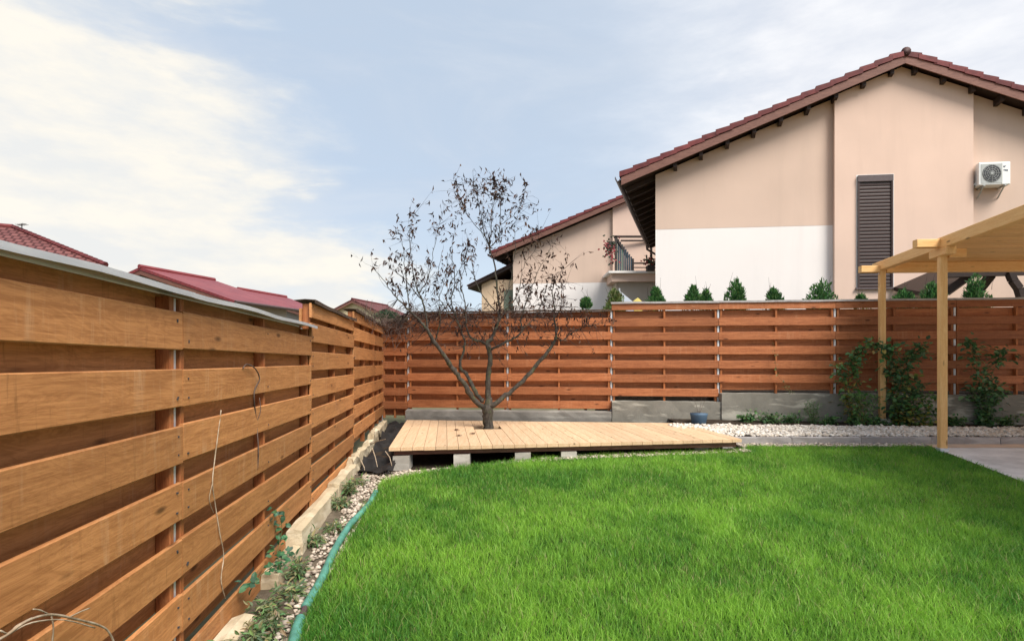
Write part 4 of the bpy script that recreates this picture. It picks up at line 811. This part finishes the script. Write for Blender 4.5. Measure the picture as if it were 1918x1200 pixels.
# ------------------------------------------------------------------ houses across the fence
ES = Vector((1, -0.108, 0)).normalized(); ET = Vector((0.34, 1, 0)).normalized()
def big_house(base, label, detail, depth=8.6):
    t = empty('house', (base[0], base[1], .40)); tag(t, label, 'house'); bz = .40
    def W(s, tt, z): return ES * s + ET * tt + Vector((0, 0, z - bz))
    SA, ST, K, ZT = 6.44, -0.909, 0.401, 6.78
    def ztop(s): return ZT + K * (s - ST) if s <= SA else ZT + K * (2 * SA - s - ST)
    WR = 2 * SA
    def part(name, poly, t0, t1, mat):
        m = MB(); m.prism([W(s, t0, z) for s, z in poly], [W(s, t1, z) for s, z in poly]); o = m.build(name, mat, t); fix_normals(o.data); return o
    und = -.33
    band = 5.27
    part('wall', [(0, band), (4.75, band), (4.75, ztop(4.75) + und), (0, ztop(0) + und)], 0, depth, 'peach_plaster_dark')
    part('white_wall', [(0, bz - .5), (4.75, bz - .5), (4.75, band), (0, band)], .004, depth, 'white_plaster')
    part('bay_wall', [(4.75, bz - .5), (8.21, bz - .5), (8.21, ztop(8.21) + und), (SA, ztop(SA) + und), (4.75, ztop(4.75) + und)], -.2, depth, 'peach_plaster')
    part('wall', [(8.21, bz - .5), (WR, bz - .5), (WR, ztop(WR) + und), (8.21, ztop(8.21) + und)], 0, depth, 'peach_plaster_dark')
    roof = None
    for sgn in (0, 1):
        f = (lambda s: s) if not sgn else (lambda s: 2 * SA - s)
        m = MB(); ss = [ST, SA]
        P = [(f(ST), ztop(ST) - .20), (f(SA), ztop(SA) - .20), (f(SA), ztop(SA) - .27), (f(ST), ztop(ST) - .27)]
        o = part('roof', P, -.47, depth + .5, 'dark_timber'); roof = roof or o
        # sawtooth tile courses over the whole slope
        nT = 20; dS = (SA - ST) / nT; prof = []
        for k in range(nT):
            s0, s1 = ST + k * dS, ST + (k + 1) * dS; prof += [(f(s0), ztop(s0) + .0), (f(s1), ztop(s1) - .045)]
        prof += [(f(SA), ztop(SA) - .19), (f(ST), ztop(ST) - .19)]
        o = part('tile_courses', prof, -.22, depth + .5, 'clay_tile'); 
        # verge tiles one by one
        for k in range(nT):
            s0, s1 = ST - .03 + k * dS, ST + (k + 1) * dS + .05
            j = random.uniform(-.006, .006); Pv = [(s0, ztop(s0) + .012 + j), (s1, ztop(s1) - .050 + j), (s1, ztop(s1) - .17), (s0, ztop(s0) - .135 + j)]
            m = MB(); tv = -.53 + random.uniform(-.006, .006); m.prism([W(f(s), tv, z) for s, z in Pv], [W(f(s), -.222, z) for s, z in Pv]); o2 = m.build('verge_tile', 'clay_tile', o); fix_normals(o2.data)
        Pb = [(f(ST + .02), ztop(ST) - .16), (f(SA), ztop(SA) - .17), (f(SA), ztop(SA) - .385), (f(ST + .02), ztop(ST) - .375)]
        part('barge_board', Pb, -.505, -.472, 'barge_wood')
        if detail:
            for k in range(10):                       # purlin ends
                s = .55 + k * .70
                if s > SA - .2: break
                z = ztop(s) - .38; part('purlin', [(f(s) - .05, z - .09), (f(s) + .05, z - .09), (f(s) + .05, z + .10), (f(s) - .05, z + .10)], -.40, .05 if not 4.75 < f(s) < 8.21 else -.15, 'dark_timber')
        if not sgn:
            for k in range(13):                       # rafters under the eave
                tt = .2 + k * .68; m = MB(); m.bar(W(ST + .06, tt, ztop(ST) - .335), W(.02, tt, ztop(0) - .32), .09, .12); m.build('rafter', 'dark_timber', t)
            m = MB(); gz = ztop(ST) - .20; prof = [(-.07, .06), (-.075, 0), (-.05, -.055), (0, -.075), (.05, -.055), (.065, 0), (.055, .0), (.04, -.045), (0, -.062), (-.04, -.045), (-.062, 0), (-.06, .06)]
            m.prism([W(ST - .08 + a, -.5, gz + c) for a, c in prof], [W(ST - .08 + a, depth + .45, gz + c) for a, c in prof]); g = m.build('gutter', 'gutter_brown', t); fix_normals(g.data)
            if detail:
                m = MB(); m.tube([W(ST - .08, depth - .1, gz - .07), W(ST - .08, depth - .1, gz - .2), W(-.12, depth - .1, gz - .75), W(-.09, depth - .1, gz - 1.0), W(-.09, depth - .1, bz)], .045, 8); m.build('downpipe', 'gutter_brown', t, True)
    n = 24; dl = (depth + 1.1) / n
    for k in range(n if detail else 4):
        l = dl if detail else (depth + 1.1) / 4
        a, c = W(SA, -.545 + k * l, ztop(SA) - .10), W(SA, -.545 + (k + 1) * l + .03, ztop(SA) - .10 + .012)
        m = MB(); m.tube([a, a + (c - a) * .1, c], [.115, .11, .095], 12); m.build('ridge_tile', 'dark_ridge', roof, True)
    if detail:
        sh = roller_shutter(W, t)
    return t, W
def roller_shutter(W, house):
    s0, s1, z0, z1, tt = 5.33, 6.22, 3.52, 6.52, -.2
    def bx(name, a, b, t0, t1, c, d, mat, par):
        m = MB(); m.prism([W(a, t0, c), W(b, t0, c), W(b, t1, c), W(a, t1, c)], [W(a, t0, d), W(b, t0, d), W(b, t1, d), W(a, t1, d)]); o = m.build(name, mat, par); fix_normals(o.data); return o
    w = bx('window', s0 + .02, s1 - .02, tt - .012, tt + .02, z0 + .02, z1 - .02, 'ac_dark', house)
    bx('shutter_box', s0, s1, tt - .07, tt - .013, z1 - .17, z1, 'shutter_box', w)
    bx('guide_rail', s0, s0 + .045, tt - .055, tt - .013, z0, z1 - .182, 'shutter_brown', w); bx('guide_rail', s1 - .045, s1, tt - .055, tt - .013, z0, z1 - .182, 'shutter_brown', w)
    n = 30; hh = (z1 - .19 - z0) / n
    for k in range(n):
        a = z0 + k * hh; m = MB(); q0, q1 = s0 + .047, s1 - .047
        prof = [(tt - .020, a + .004), (tt - .027, a + .02), (tt - .028, a + hh * .6), (tt - .022, a + hh - .012), (tt - .014, a + hh - .012), (tt - .014, a + .004)]
        m.prism([W(q0, p, z) for p, z in prof], [W(q1, p, z) for p, z in prof]); o = m.build('slat', 'shutter_brown', w); fix_normals(o.data)
    bx('window_sill', s0 - .05, s1 + .05, tt - .075, tt, z0 - .05, z0 - .003, 'shutter_box', w)
    for a, b, c, d in ((s0 - .03, s0 - .001, z0, z1 + .03), (s1 + .001, s1 + .03, z0, z1 + .03), (s0, s1, z1 + .001, z1 + .03)): bx('reveal', a, b, tt - .006, tt, c, d, 'white_trim', w)
    return w
h1, W1 = big_house((4.06, 15.56), 'large peach gabled house with a brown roller shutter and white lower wall', True)
h2_, W2 = big_house((0.05, 26.4), 'smaller looking peach gabled house half hidden behind the larger one, with a balcony', False)
def wbox(W, name, a, b, t0, t1, c, d, mat, par):
    m = MB(); m.prism([W(a, t0, c), W(b, t0, c), W(b, t1, c), W(a, t1, c)], [W(a, t0, d), W(b, t0, d), W(b, t1, d), W(a, t1, d)]); o = m.build(name, mat, par); fix_normals(o.data); return o
# air conditioner on the big house
ac = tag(empty('air_conditioner', h1.location), 'white outdoor air conditioner unit hung on the peach wall', 'air conditioner')
q0, q1, z0, z1 = 8.27, 9.03, 6.13, 6.72
body = wbox(W1, 'casing', q0, q1, -0.360, -.05, z0, z1, 'ac_white', ac)
bev = body.modifiers.new('bevel', 'BEVEL'); bev.width = .02; bev.segments = 2
fc, fz = q0 + .31, (z0 + z1) / 2
wbox(W1, 'grille_panel', q0 + .05, q0 + .56, -0.368, -0.362, z0 + .04, z1 - .05, 'ac_grey', ac)
m = MB(); n = 28; ring = [W1(fc + .225 * math.cos(a), -0.375, fz + .225 * math.sin(a)) for a in [2 * math.pi * k / n for k in range(n)]]; ring2 = [p + ET * .005 for p in ring]; m.prism(ring, ring2); o = m.build('fan_opening', 'ac_dark', ac); fix_normals(o.data)
m = MB()
for r in (.06, .11, .16, .21): m.tube([W1(fc + r * math.cos(a), -0.382, fz + r * math.sin(a)) for a in [2 * math.pi * k / 24 for k in range(25)]], .004, 4, cap=False)
for k in range(12): a = k * math.pi / 6; m.tube([W1(fc + .03 * math.cos(a), -0.382, fz + .03 * math.sin(a)), W1(fc + .235 * math.cos(a), -0.382, fz + .235 * math.sin(a))], .003, 4)
m.build('fan_guard', 'ac_grey', ac)
m = MB(); m.tube([W1(fc, -0.390, fz), W1(fc, -0.376, fz)], [.035, .035], 12); m.build('fan_hub', 'ac_grey', ac)
wbox(W1, 'side_seam', q1 - .215, q1 - .207, -0.364, -0.361, z0 + .02, z1 - .02, 'ac_grey', ac)
m = MB(); m.tube([W1(q1 - .16, -0.364, z1 - .13), W1(q1 - .16, -0.361, z1 - .13)], [.022, .022], 10); m.prism([W1(q1 - .145, -0.364, z1 - .115), W1(q1 - .10, -0.364, z1 - .09), W1(q1 - .135, -0.364, z1 - .14)], [W1(q1 - .145, -0.361, z1 - .115), W1(q1 - .10, -0.361, z1 - .09), W1(q1 - .135, -0.361, z1 - .14)]); m.build('emblem', 'ac_print', ac)
for k in range(3): wbox(W1, 'print_mark', q1 - .17 + k * .036, q1 - .142 + k * .036, -0.364, -0.361, z1 - .235 - .008 * k, z1 - .205, 'ac_print', ac)
for s in (q0 + .12, q1 - .14):
    m = MB(); m.bar(W1(s, -0.400, z0 - .02), W1(s, 0, z0 - .02), .035, .035); m.bar(W1(s, -0.340, z0 - .03), W1(s, 0, z0 - .26), .025, .025); m.build('bracket', 'ac_grey', ac)
m = MB(); m.tube([W1(q0 + .04, -.2, z0 + .12), W1(q0 - .06, -.12, z0 + .05), W1(q0 - .08, -.04, z0 - .2), W1(q0 - .08, -.03, z0 - 1.6)], .02, 6); m.build('pipe', 'ac_white', ac, True)
# timber porch of the big house (dark, at the right)
po = tag(empty('timber_porch', (12.2, 12.6, .4)), 'dark brown timber porch with curved braces at the house wall', 'porch')
PO = Vector(po.location)
def pbar(name, a, b, w, h, mat='dark_timber'): m = MB(); m.bar(Vector(a) - PO, Vector(b) - PO, w, h); return m.build(name, mat, po)
q = lambda px, py, Y=12.8: at(px, py, Y)
pbar('beam', q(1765, 512, 12.9), q(2050, 503, 12.6), .16, .2)
for a, b in (((1772, 548), (1822, 512)), ((1830, 548), (1856, 515))): pbar('rafter', q(*a, 13.3), q(*b, 12.9), .14, .16)
a, b_ = q(1738, 556, 13.4), q(1850, 508, 13.4); m = MB(); nrm = Vector((0, 1.6, .12)); P = [a, b_, b_ + Vector((0, 0, .10)), a + Vector((0, 0, .10))]; m.prism([p - PO for p in P], [p + Vector((0, 1.2, .3)) - PO for p in P]); fix_normals(m.build('canopy', 'dark_timber', po).data)
m = MB(); P = [q(1890, 508, 12.7), q(1897, 525, 12.7), q(1908, 540, 12.7), q(1914, 560, 12.7), q(1916, 600, 12.7)]
for i in range(len(P) - 1): m.bar(P[i] - PO, P[i + 1] - PO, .14, .14, (0, 1, 0))
m.build('brace', 'dark_timber', po)
pp = q(1930, 560, 12.75); pbar('post', (pp.x, pp.y, .4), (pp.x, pp.y, 3.6), .16, .16)
pp = q(1778, 560, 13.6); pbar('post', (pp.x, pp.y, .4), (pp.x, pp.y, 3.3), .14, .14)
# lean-to and window of the house behind
wbox(W2, 'side_wall', -1.75, -.01, .6, 7, 0, 5.55, 'yellow_plaster', h2_)
m = MB(); P = [(-.01, 6.30), (-2.3, 5.22), (-2.3, 5.08), (-.01, 6.16)]; m.prism([W2(s, .25, z) for s, z in P], [W2(s, 7.3, z) for s, z in P]); fix_normals(m.build('side_roof', 'dark_timber', h2_).data)
m = MB(); P = [(-.01, 6.37), (-2.35, 5.27), (-2.35, 5.225), (-.01, 6.305)]; m.prism([W2(s, .22, z) for s, z in P], [W2(s, 7.3, z) for s, z in P]); fix_normals(m.build('side_roof_tiles', 'dark_ridge', h2_).data)
wbox(W2, 'shutter', -.62, -.04, .55, .598, 3.8, 5.05, 'shutter_green', h2_)
# balcony on the house behind
bal = tag(empty('balcony', (5.5, 24.6, 5.1)), 'balcony with dark slatted rail and flower boxes on the house behind', 'balcony')
BO = Vector(bal.location)
def bb(name, px0, px1, py0, py1, Y0, Y1, mat):
    a, c = at(px0, py1, Y0), at(px1, py0, Y0); m = MB(); m.box(a.x - BO.x, c.x - BO.x, Y0 - BO.y, Y1 - BO.y, a.z - BO.z, c.z - BO.z); return m.build(name, mat, bal)
bb('slab', 1140, 1262, 507, 511, 24.4, 26.2, 'white_trim'); bb('fascia', 1146, 1262, 511.5, 527, 24.6, 26.0, 'peach_plaster')
m = MB(); prof = []
for k in range(9): a = k / 8 * math.pi / 2; prof.append((1154 + 28 * (1 - math.cos(a)), 527.5 + 40 * math.sin(a)))
prof += [(1262, 567.5), (1262, 527.5)]
m.prism([at(x, y, 24.9) - BO for x, y in prof], [at(x, y, 24.9) + Vector((0, .9, 0)) - BO for x, y in prof]); fix_normals(m.build('arched_underside', 'grey_plaster', bal).data)
bb('railing_beam', 1150, 1262, 441, 444.5, 24.5, 24.6, 'dark_timber'); bb('railing_beam', 1163, 1262, 449, 451.5, 25.4, 25.5, 'dark_timber')
for px in (1152, 1218.5): bb('railing_post', px, px + 3.5, 441, 507, 24.5, 24.6, 'rail_dark')
for px in (1184.5,): bb('railing_post', px, px + 3, 484, 507, 24.5, 24.6, 'rail_dark')
m = MB(); m.bar(at(1152, 444, 24.55) - BO, at(1176, 482, 24.9) - BO, .09, .09); m.build('handrail', 'rail_dark', bal)
for k in range(9):
    px = 1154 + k * 3.4; top = 446 + max(0, (k - .5)) * 4.6; bb('baluster', px, px + 2.6, top, 507, 24.62 + .03 * k, 24.66 + .03 * k, 'rail_green' if k in (0, 3) else 'screen_blue')
bb('railing_beam', 1188, 1222, 491.5, 494, 24.5, 24.56, 'rail_dark'); bb('railing_beam', 1188, 1222, 500, 501.5, 24.5, 24.56, 'rail_dark')
bb('flower_box', 1212, 1227, 497, 506.5, 24.2, 24.45, 'rail_dark')
bb('flower_box', 1138, 1151, 452, 466, 24.3, 24.5, 'rail_dark')
def flowers(label, px, py, Y, w, h, cols, n, seed):
    rg = random.Random(seed); m = MB(); c = at(px, py, Y)
    for k in range(n):
        p = Vector((rg.gauss(0, w), rg.gauss(0, .08), rg.gauss(0, h))); leaf5(m, p, Vector((rg.gauss(0, 1), rg.gauss(0, 1), rg.gauss(0, 1))), Vector((0, -1, .3)), .12, .10, rg.choice(cols))
    o = m.build('potted_flowers', 'leaf'); o.location = c; stuff(tag(o, label, 'flowers'))
flowers('red flowers hanging from the high end of the balcony rail', 1143, 468, 24.25, .16, .28, [(.04, .06, .035), (.06, .07, .04), (.30, .05, .06), (.42, .12, .13)], 110, 1)
flowers('dark red flowers in the low balcony box', 1217, 491, 24.3, .17, .13, [(.03, .06, .03), (.05, .08, .04), (.25, .05, .05)], 90, 2)

# garden things peeping over the fence below the balcony
m = MB(); a = at(1176, 560, 13); m.v = []; c = at(1160, 540, 13)
m.tube([(c.x, 13, .4), (c.x, 13, c.z)], [.025, .02], 8); pg_ = tag(empty('sun_shade', (0, 0, 0)), 'grey sloping sun shade cloth showing over the fence below the balcony', 'sun shade'); m.build('pole', 'galvanised', pg_)
m = MB(); P = [at(1159, 543, 13), at(1187, 566, 13), at(1187, 590, 13), at(1158, 590, 13)]; m.prism(P, [p + Vector((.1, .5, -.02)) for p in P]); fix_normals(m.build('cloth', 'parasol_grey', pg_).data)
m = MB(); P = [at(1188, 563, 13), at(1195, 557, 13), at(1203, 565, 13), at(1203, 600, 13), at(1188, 600, 13)]; m.prism(P, [p + Vector((.02, .35, 0)) for p in P]); o = m.build('yellow_cushion', 'yellow_cloth'); fix_normals(o.data); tag(o, 'yellow cushion top showing over the fence below the balcony', 'cushion')

m = MB(); m.prism([(fs_, ff(fs_) + dy, zz) for fs_, dy, zz in ((1.85, .12, .3), (12.5, .12, .3), (12.5, .12, 1.02), (1.85, .12, .97))], [(fs_, ff(fs_) + dy, zz) for fs_, dy, zz in ((1.85, 2.3, .3), (12.5, 2.3, .3), (12.5, 2.3, 1.02), (1.85, 2.3, .97))]); o = structure(m.build('terrain', 'dark_soil')); fix_normals(o.data)
# ------------------------------------------------------------------ evergreens behind the far fence
def thuja(px, pytop, Y, wpx, label, seed, cols=None, tips=1):
    rg = random.Random(seed); wpx *= .85; tip = at(px, pytop + 5, Y); base = Vector((tip.x, Y, 1.0 if tip.x > 1.75 else .42)); H = tip.z - base.z; rad = wpx / FPX * Y / 2
    t = empty('thuja', base); tag(t, label, 'evergreen'); mt_, mc = MB(), MB()
    mt_.tube([(0, 0, 0), (0.01, 0, H * .5), (0, 0, H * .93)], [.03, .02, .006], 6); mt_.build('trunk', 'bark', t, True)
    cols = cols or [(.035, .10, .034), (.055, .15, .042), (.09, .21, .06), (.14, .28, .085)]
    lead = [(0, 0, 1)] + [(rg.uniform(-.75, .75) * rad, rg.uniform(-.2, .2) * rad, rg.uniform(.72, .95)) for _ in range(tips + rg.choice((0, 1, 2)))]
    hw = wpx / FPX * Y / 2; dh = max(.12, tip.z - 2.70)
    for k in range(1900):
        q = rg.random(); dn = dh * 1.3 * rg.random() ** .8 if k % 5 < 3 else (H - .1) * rg.random()
        lx, ly, lh = rg.choice(lead) if dn < dh else lead[0]
        rr = min(hw * (dn / dh) ** .6, hw * 1.6) * (1 + .18 * math.sin(dn * 17 + seed)) + .012; a = rg.uniform(0, 6.28); q = rr * rg.uniform(.3, 1.05)
        p = Vector((lx * .8 + math.cos(a) * q, ly + math.sin(a) * q, max(.03, H - dn - (1 - lh) * dh * 2))); d = Vector((math.cos(a) * .6, math.sin(a) * .6, rg.uniform(.6, 1.7))) + Vector((rg.gauss(0, .25), rg.gauss(0, .25), 0))
        top_ = dn < dh * .55 and k % 3 == 0
        if top_: d = Vector((rg.gauss(0, .22), rg.gauss(0, .22), 1))
        leaf5(mc, p, d, Vector((rg.gauss(0, 1), rg.gauss(0, 1), .4)), rg.uniform(.07, .14) if top_ else rg.uniform(.05, .11), rg.uniform(.014, .026) if top_ else rg.uniform(.02, .04), tuple(c * rg.uniform(.8, 1.2) for c in rg.choice(cols)))
    ms_ = MB()
    for k in range(rg.choice((2, 3, 5))):
        a = Vector((rg.gauss(0, hw * .45), rg.gauss(0, hw * .3), H - dh * rg.uniform(.2, .6))); ms_.tube([a, a + Vector((rg.gauss(0, .02), 0, .12)), a + Vector((rg.gauss(0, .05), rg.gauss(0, .03), rg.uniform(.18, .34)))], [.004, .003, .0015], 4)
    stuff(ms_.build('shoots', 'twig_bark', t))
    stuff(mc.build('crown', 'leaf', t)); return t
for i, (px, py, w, Y, lab) in enumerate(((1228, 537, 34, 11.3, 'small thuja by the balcony end, first in the evergreen row'), (1298, 534, 30, 11.2, 'thuja paired with a smaller one before the white wall'), (1322, 541, 22, 11.3, 'smaller thuja of the pair before the white wall'), (1378, 522, 38, 11.2, 'tall thin-tipped thuja before the middle of the white wall'), (1448, 540, 32, 11.2, 'low thuja between the tall thin-tipped one and the twin-tipped one'), (1541, 524, 60, 11.1, 'broad twin-tipped thuja at the end of the white wall'), (1612, 551, 22, 11.2, 'tiny thuja tip under the roller shutter'), (1692, 541, 40, 11.0, 'round-topped thuja between the two pergola posts'), (1745, 527, 46, 11.0, 'thuja half hidden by the near pergola post'), (1828, 513, 48, 11.0, 'pointed thuja under the pergola roof, before the porch'), (1097, 556, 14, 11.6, 'very thin dark evergreen tip before the second house'))):
    thuja(px, py, Y, w, lab, i + 3, None, 3 if i in (5,) else 1)
o = thuja(1150, 540, 11.9, 36, 'pale yellow-green shrub at the step of the fence top', 50, [(.16, .20, .06), (.24, .27, .10), (.09, .14, .04)], 2)
o2 = thuja(722, 580, 13.5, 40, 'dull green bush behind the fence corner', 51, [(.05, .10, .05), (.08, .14, .07)], 2)

for o in (o, o2): o.name = 'garden_bush'; o['category'] = 'bush'
# ------------------------------------------------------------------ neighbours beyond the left fence
def add_uv(o, scale=1.0):
    me = o.data; uv = me.uv_layers.new(name='UVMap')
    for p in me.polygons:
        n = p.normal; a = Vector((0, 0, 1)).cross(n); a = a.normalized() if a.length > .01 else Vector((1, 0, 0)); b_ = n.cross(a)
        for li in p.loop_indices: co = me.vertices[me.loops[li].vertex_index].co; uv.data[li].uv = (co.dot(a) * scale, co.dot(b_) * scale)
def gable_house(label, apex, ridge_to, half, zr, ze, wallm, roofm, over=.35):
    a = Vector((*apex, 0)); r = Vector((*ridge_to, 0)) - a; Lr = r.length; r.normalize(); w = Vector((r.y, -r.x, 0))
    t = empty('house', (a.x, a.y, .4)); tag(t, label, 'house')
    def W(s, tt, z): return w * s + r * tt + Vector((0, 0, z - .4))
    sl = (zr - ze) / half; hw = half - over
    m = MB(); P = [(-hw, 0), (hw, 0), (hw, zr - sl * hw - .14), (0, zr - .14), (-hw, zr - sl * hw - .14)]; m.prism([W(s, over, z) for s, z in P], [W(s, Lr - over, z) for s, z in P]); fix_normals(m.build('wall', wallm, t).data)
    for g in (-1, 1):
        m = MB(); P = [(0, zr), (g * half, ze), (g * half, ze - .10), (0, zr - .12)]; m.prism([W(s, 0, z) for s, z in P], [W(s, Lr, z) for s, z in P]); o = m.build('roof', roofm, t); fix_normals(o.data); add_uv(o)
        m = MB(); P = [(0, zr - .121), (g * half, ze - .101), (g * half, ze - .26), (0, zr - .30)]; m.prism([W(s, .02, z) for s, z in P], [W(s, .06, z) for s, z in P]); fix_normals(m.build('barge_board', 'barge_wood', t).data)
        m = MB(); m.tube([W(g * (half + .05), .02, ze - .06), W(g * (half + .05), Lr, ze - .06)], .06, 8); m.build('gutter', 'gutter_brown', t)
    m = MB(); m.tube([W(0, -.02, zr + .02), W(0, Lr, zr + .02)], .09, 8); m.build('ridge_cap', 'clay_tile' if roofm != 'red_metal_roof' else 'red_metal_roof', t)
    return t
gable_house('neighbour house with a red metal roof, the nearer and larger red roof', (-14.9, 22.0), (-13.85, 25.6), 4.6, 5.32, 3.85, 'grey_plaster', 'red_metal_roof')
gable_house('neighbour house with a red metal roof, the smaller red roof by the fence step', (-14.3, 28.7), (-13.3, 32.4), 4.6, 5.32, 3.85, 'grey_plaster', 'red_metal_roof')
gable_house('small far cream house with a brown gabled roof behind the fence corner', (-13.1, 45), (-11.4, 50.5), 2.6, 6.65, 5.55, 'cream_plaster', 'tile_field')
# hipped tile roof at the far left
t = tag(empty('house', (-19, 18, .4)), 'neighbour house with a dull red hipped tile roof and an aerial', 'house'); HO = Vector(t.location)
E = [Vector((-13.3, 18.0, 4.70)), Vector((-16.22, 23.24, 4.70)), Vector((-26.7, 17.4, 4.70)), Vector((-23.78, 12.16, 4.70))]; r0, r1 = Vector((-17.4, 19.16, 6.22)), Vector((-22.6, 16.25, 6.22))
for f in ((E[0], r0, r1, E[3]), (E[1], r0, E[0]), (E[2], r1, r0, E[1]), (E[3], r1, E[2])):
    m = MB(); m.prism([p - HO for p in f], [p - HO - Vector((0, 0, .10)) for p in f]); o = m.build('roof', 'tile_field', t); fix_normals(o.data); add_uv(o)
for a, b_ in ((E[0], r0), (E[1], r0), (E[2], r1), (E[3], r1), (r0, r1)):
    m = MB(); n = 20 if a is E[0] else 6
    for k in range(n): p, q_ = a.lerp(b_, k / n) - HO, a.lerp(b_, (k + 1.08) / n) - HO; m.tube([p, q_], [.10, .085], 7)
    stuff(m.build('hip_tiles', 'clay_tile', t))
m = MB(); c = sum(E, Vector()) / 4; P = [(c + (p - c) * .93) for p in E]; m.prism([Vector((p.x, p.y, 0)) - HO for p in P], [Vector((p.x, p.y, 4.6)) - HO for p in P]); fix_normals(m.build('wall', 'cream_plaster', t).data)
m = MB(); m.prism([(c + (p - c) * 1.0) - HO - Vector((0, 0, .11)) for p in E], [(c + (p - c) * 1.0) - HO - Vector((0, 0, .24)) for p in E]); fix_normals(m.build('eaves', 'dark_timber', t).data)
an = at(41, 436, 18.95); m = MB(); m.tube([an, an + Vector((0, 0, .32))], .014, 6); m.tube([an + Vector((-.14, 0, .26)), an + Vector((.15, 0, .30))], .012, 5)
for k in range(5): p = an + Vector((-.12 + .06 * k, 0, .265 + .008 * k)); m.tube([p + Vector((0, -.12, 0)), p + Vector((0, .12, 0))], .008, 4)
m.tube([an + Vector((-.03, 0, -.35)), an], .014, 6); tag(m.build('aerial', 'rail_dark'), 'small dark television aerial standing on the hipped tile roof', 'aerial')
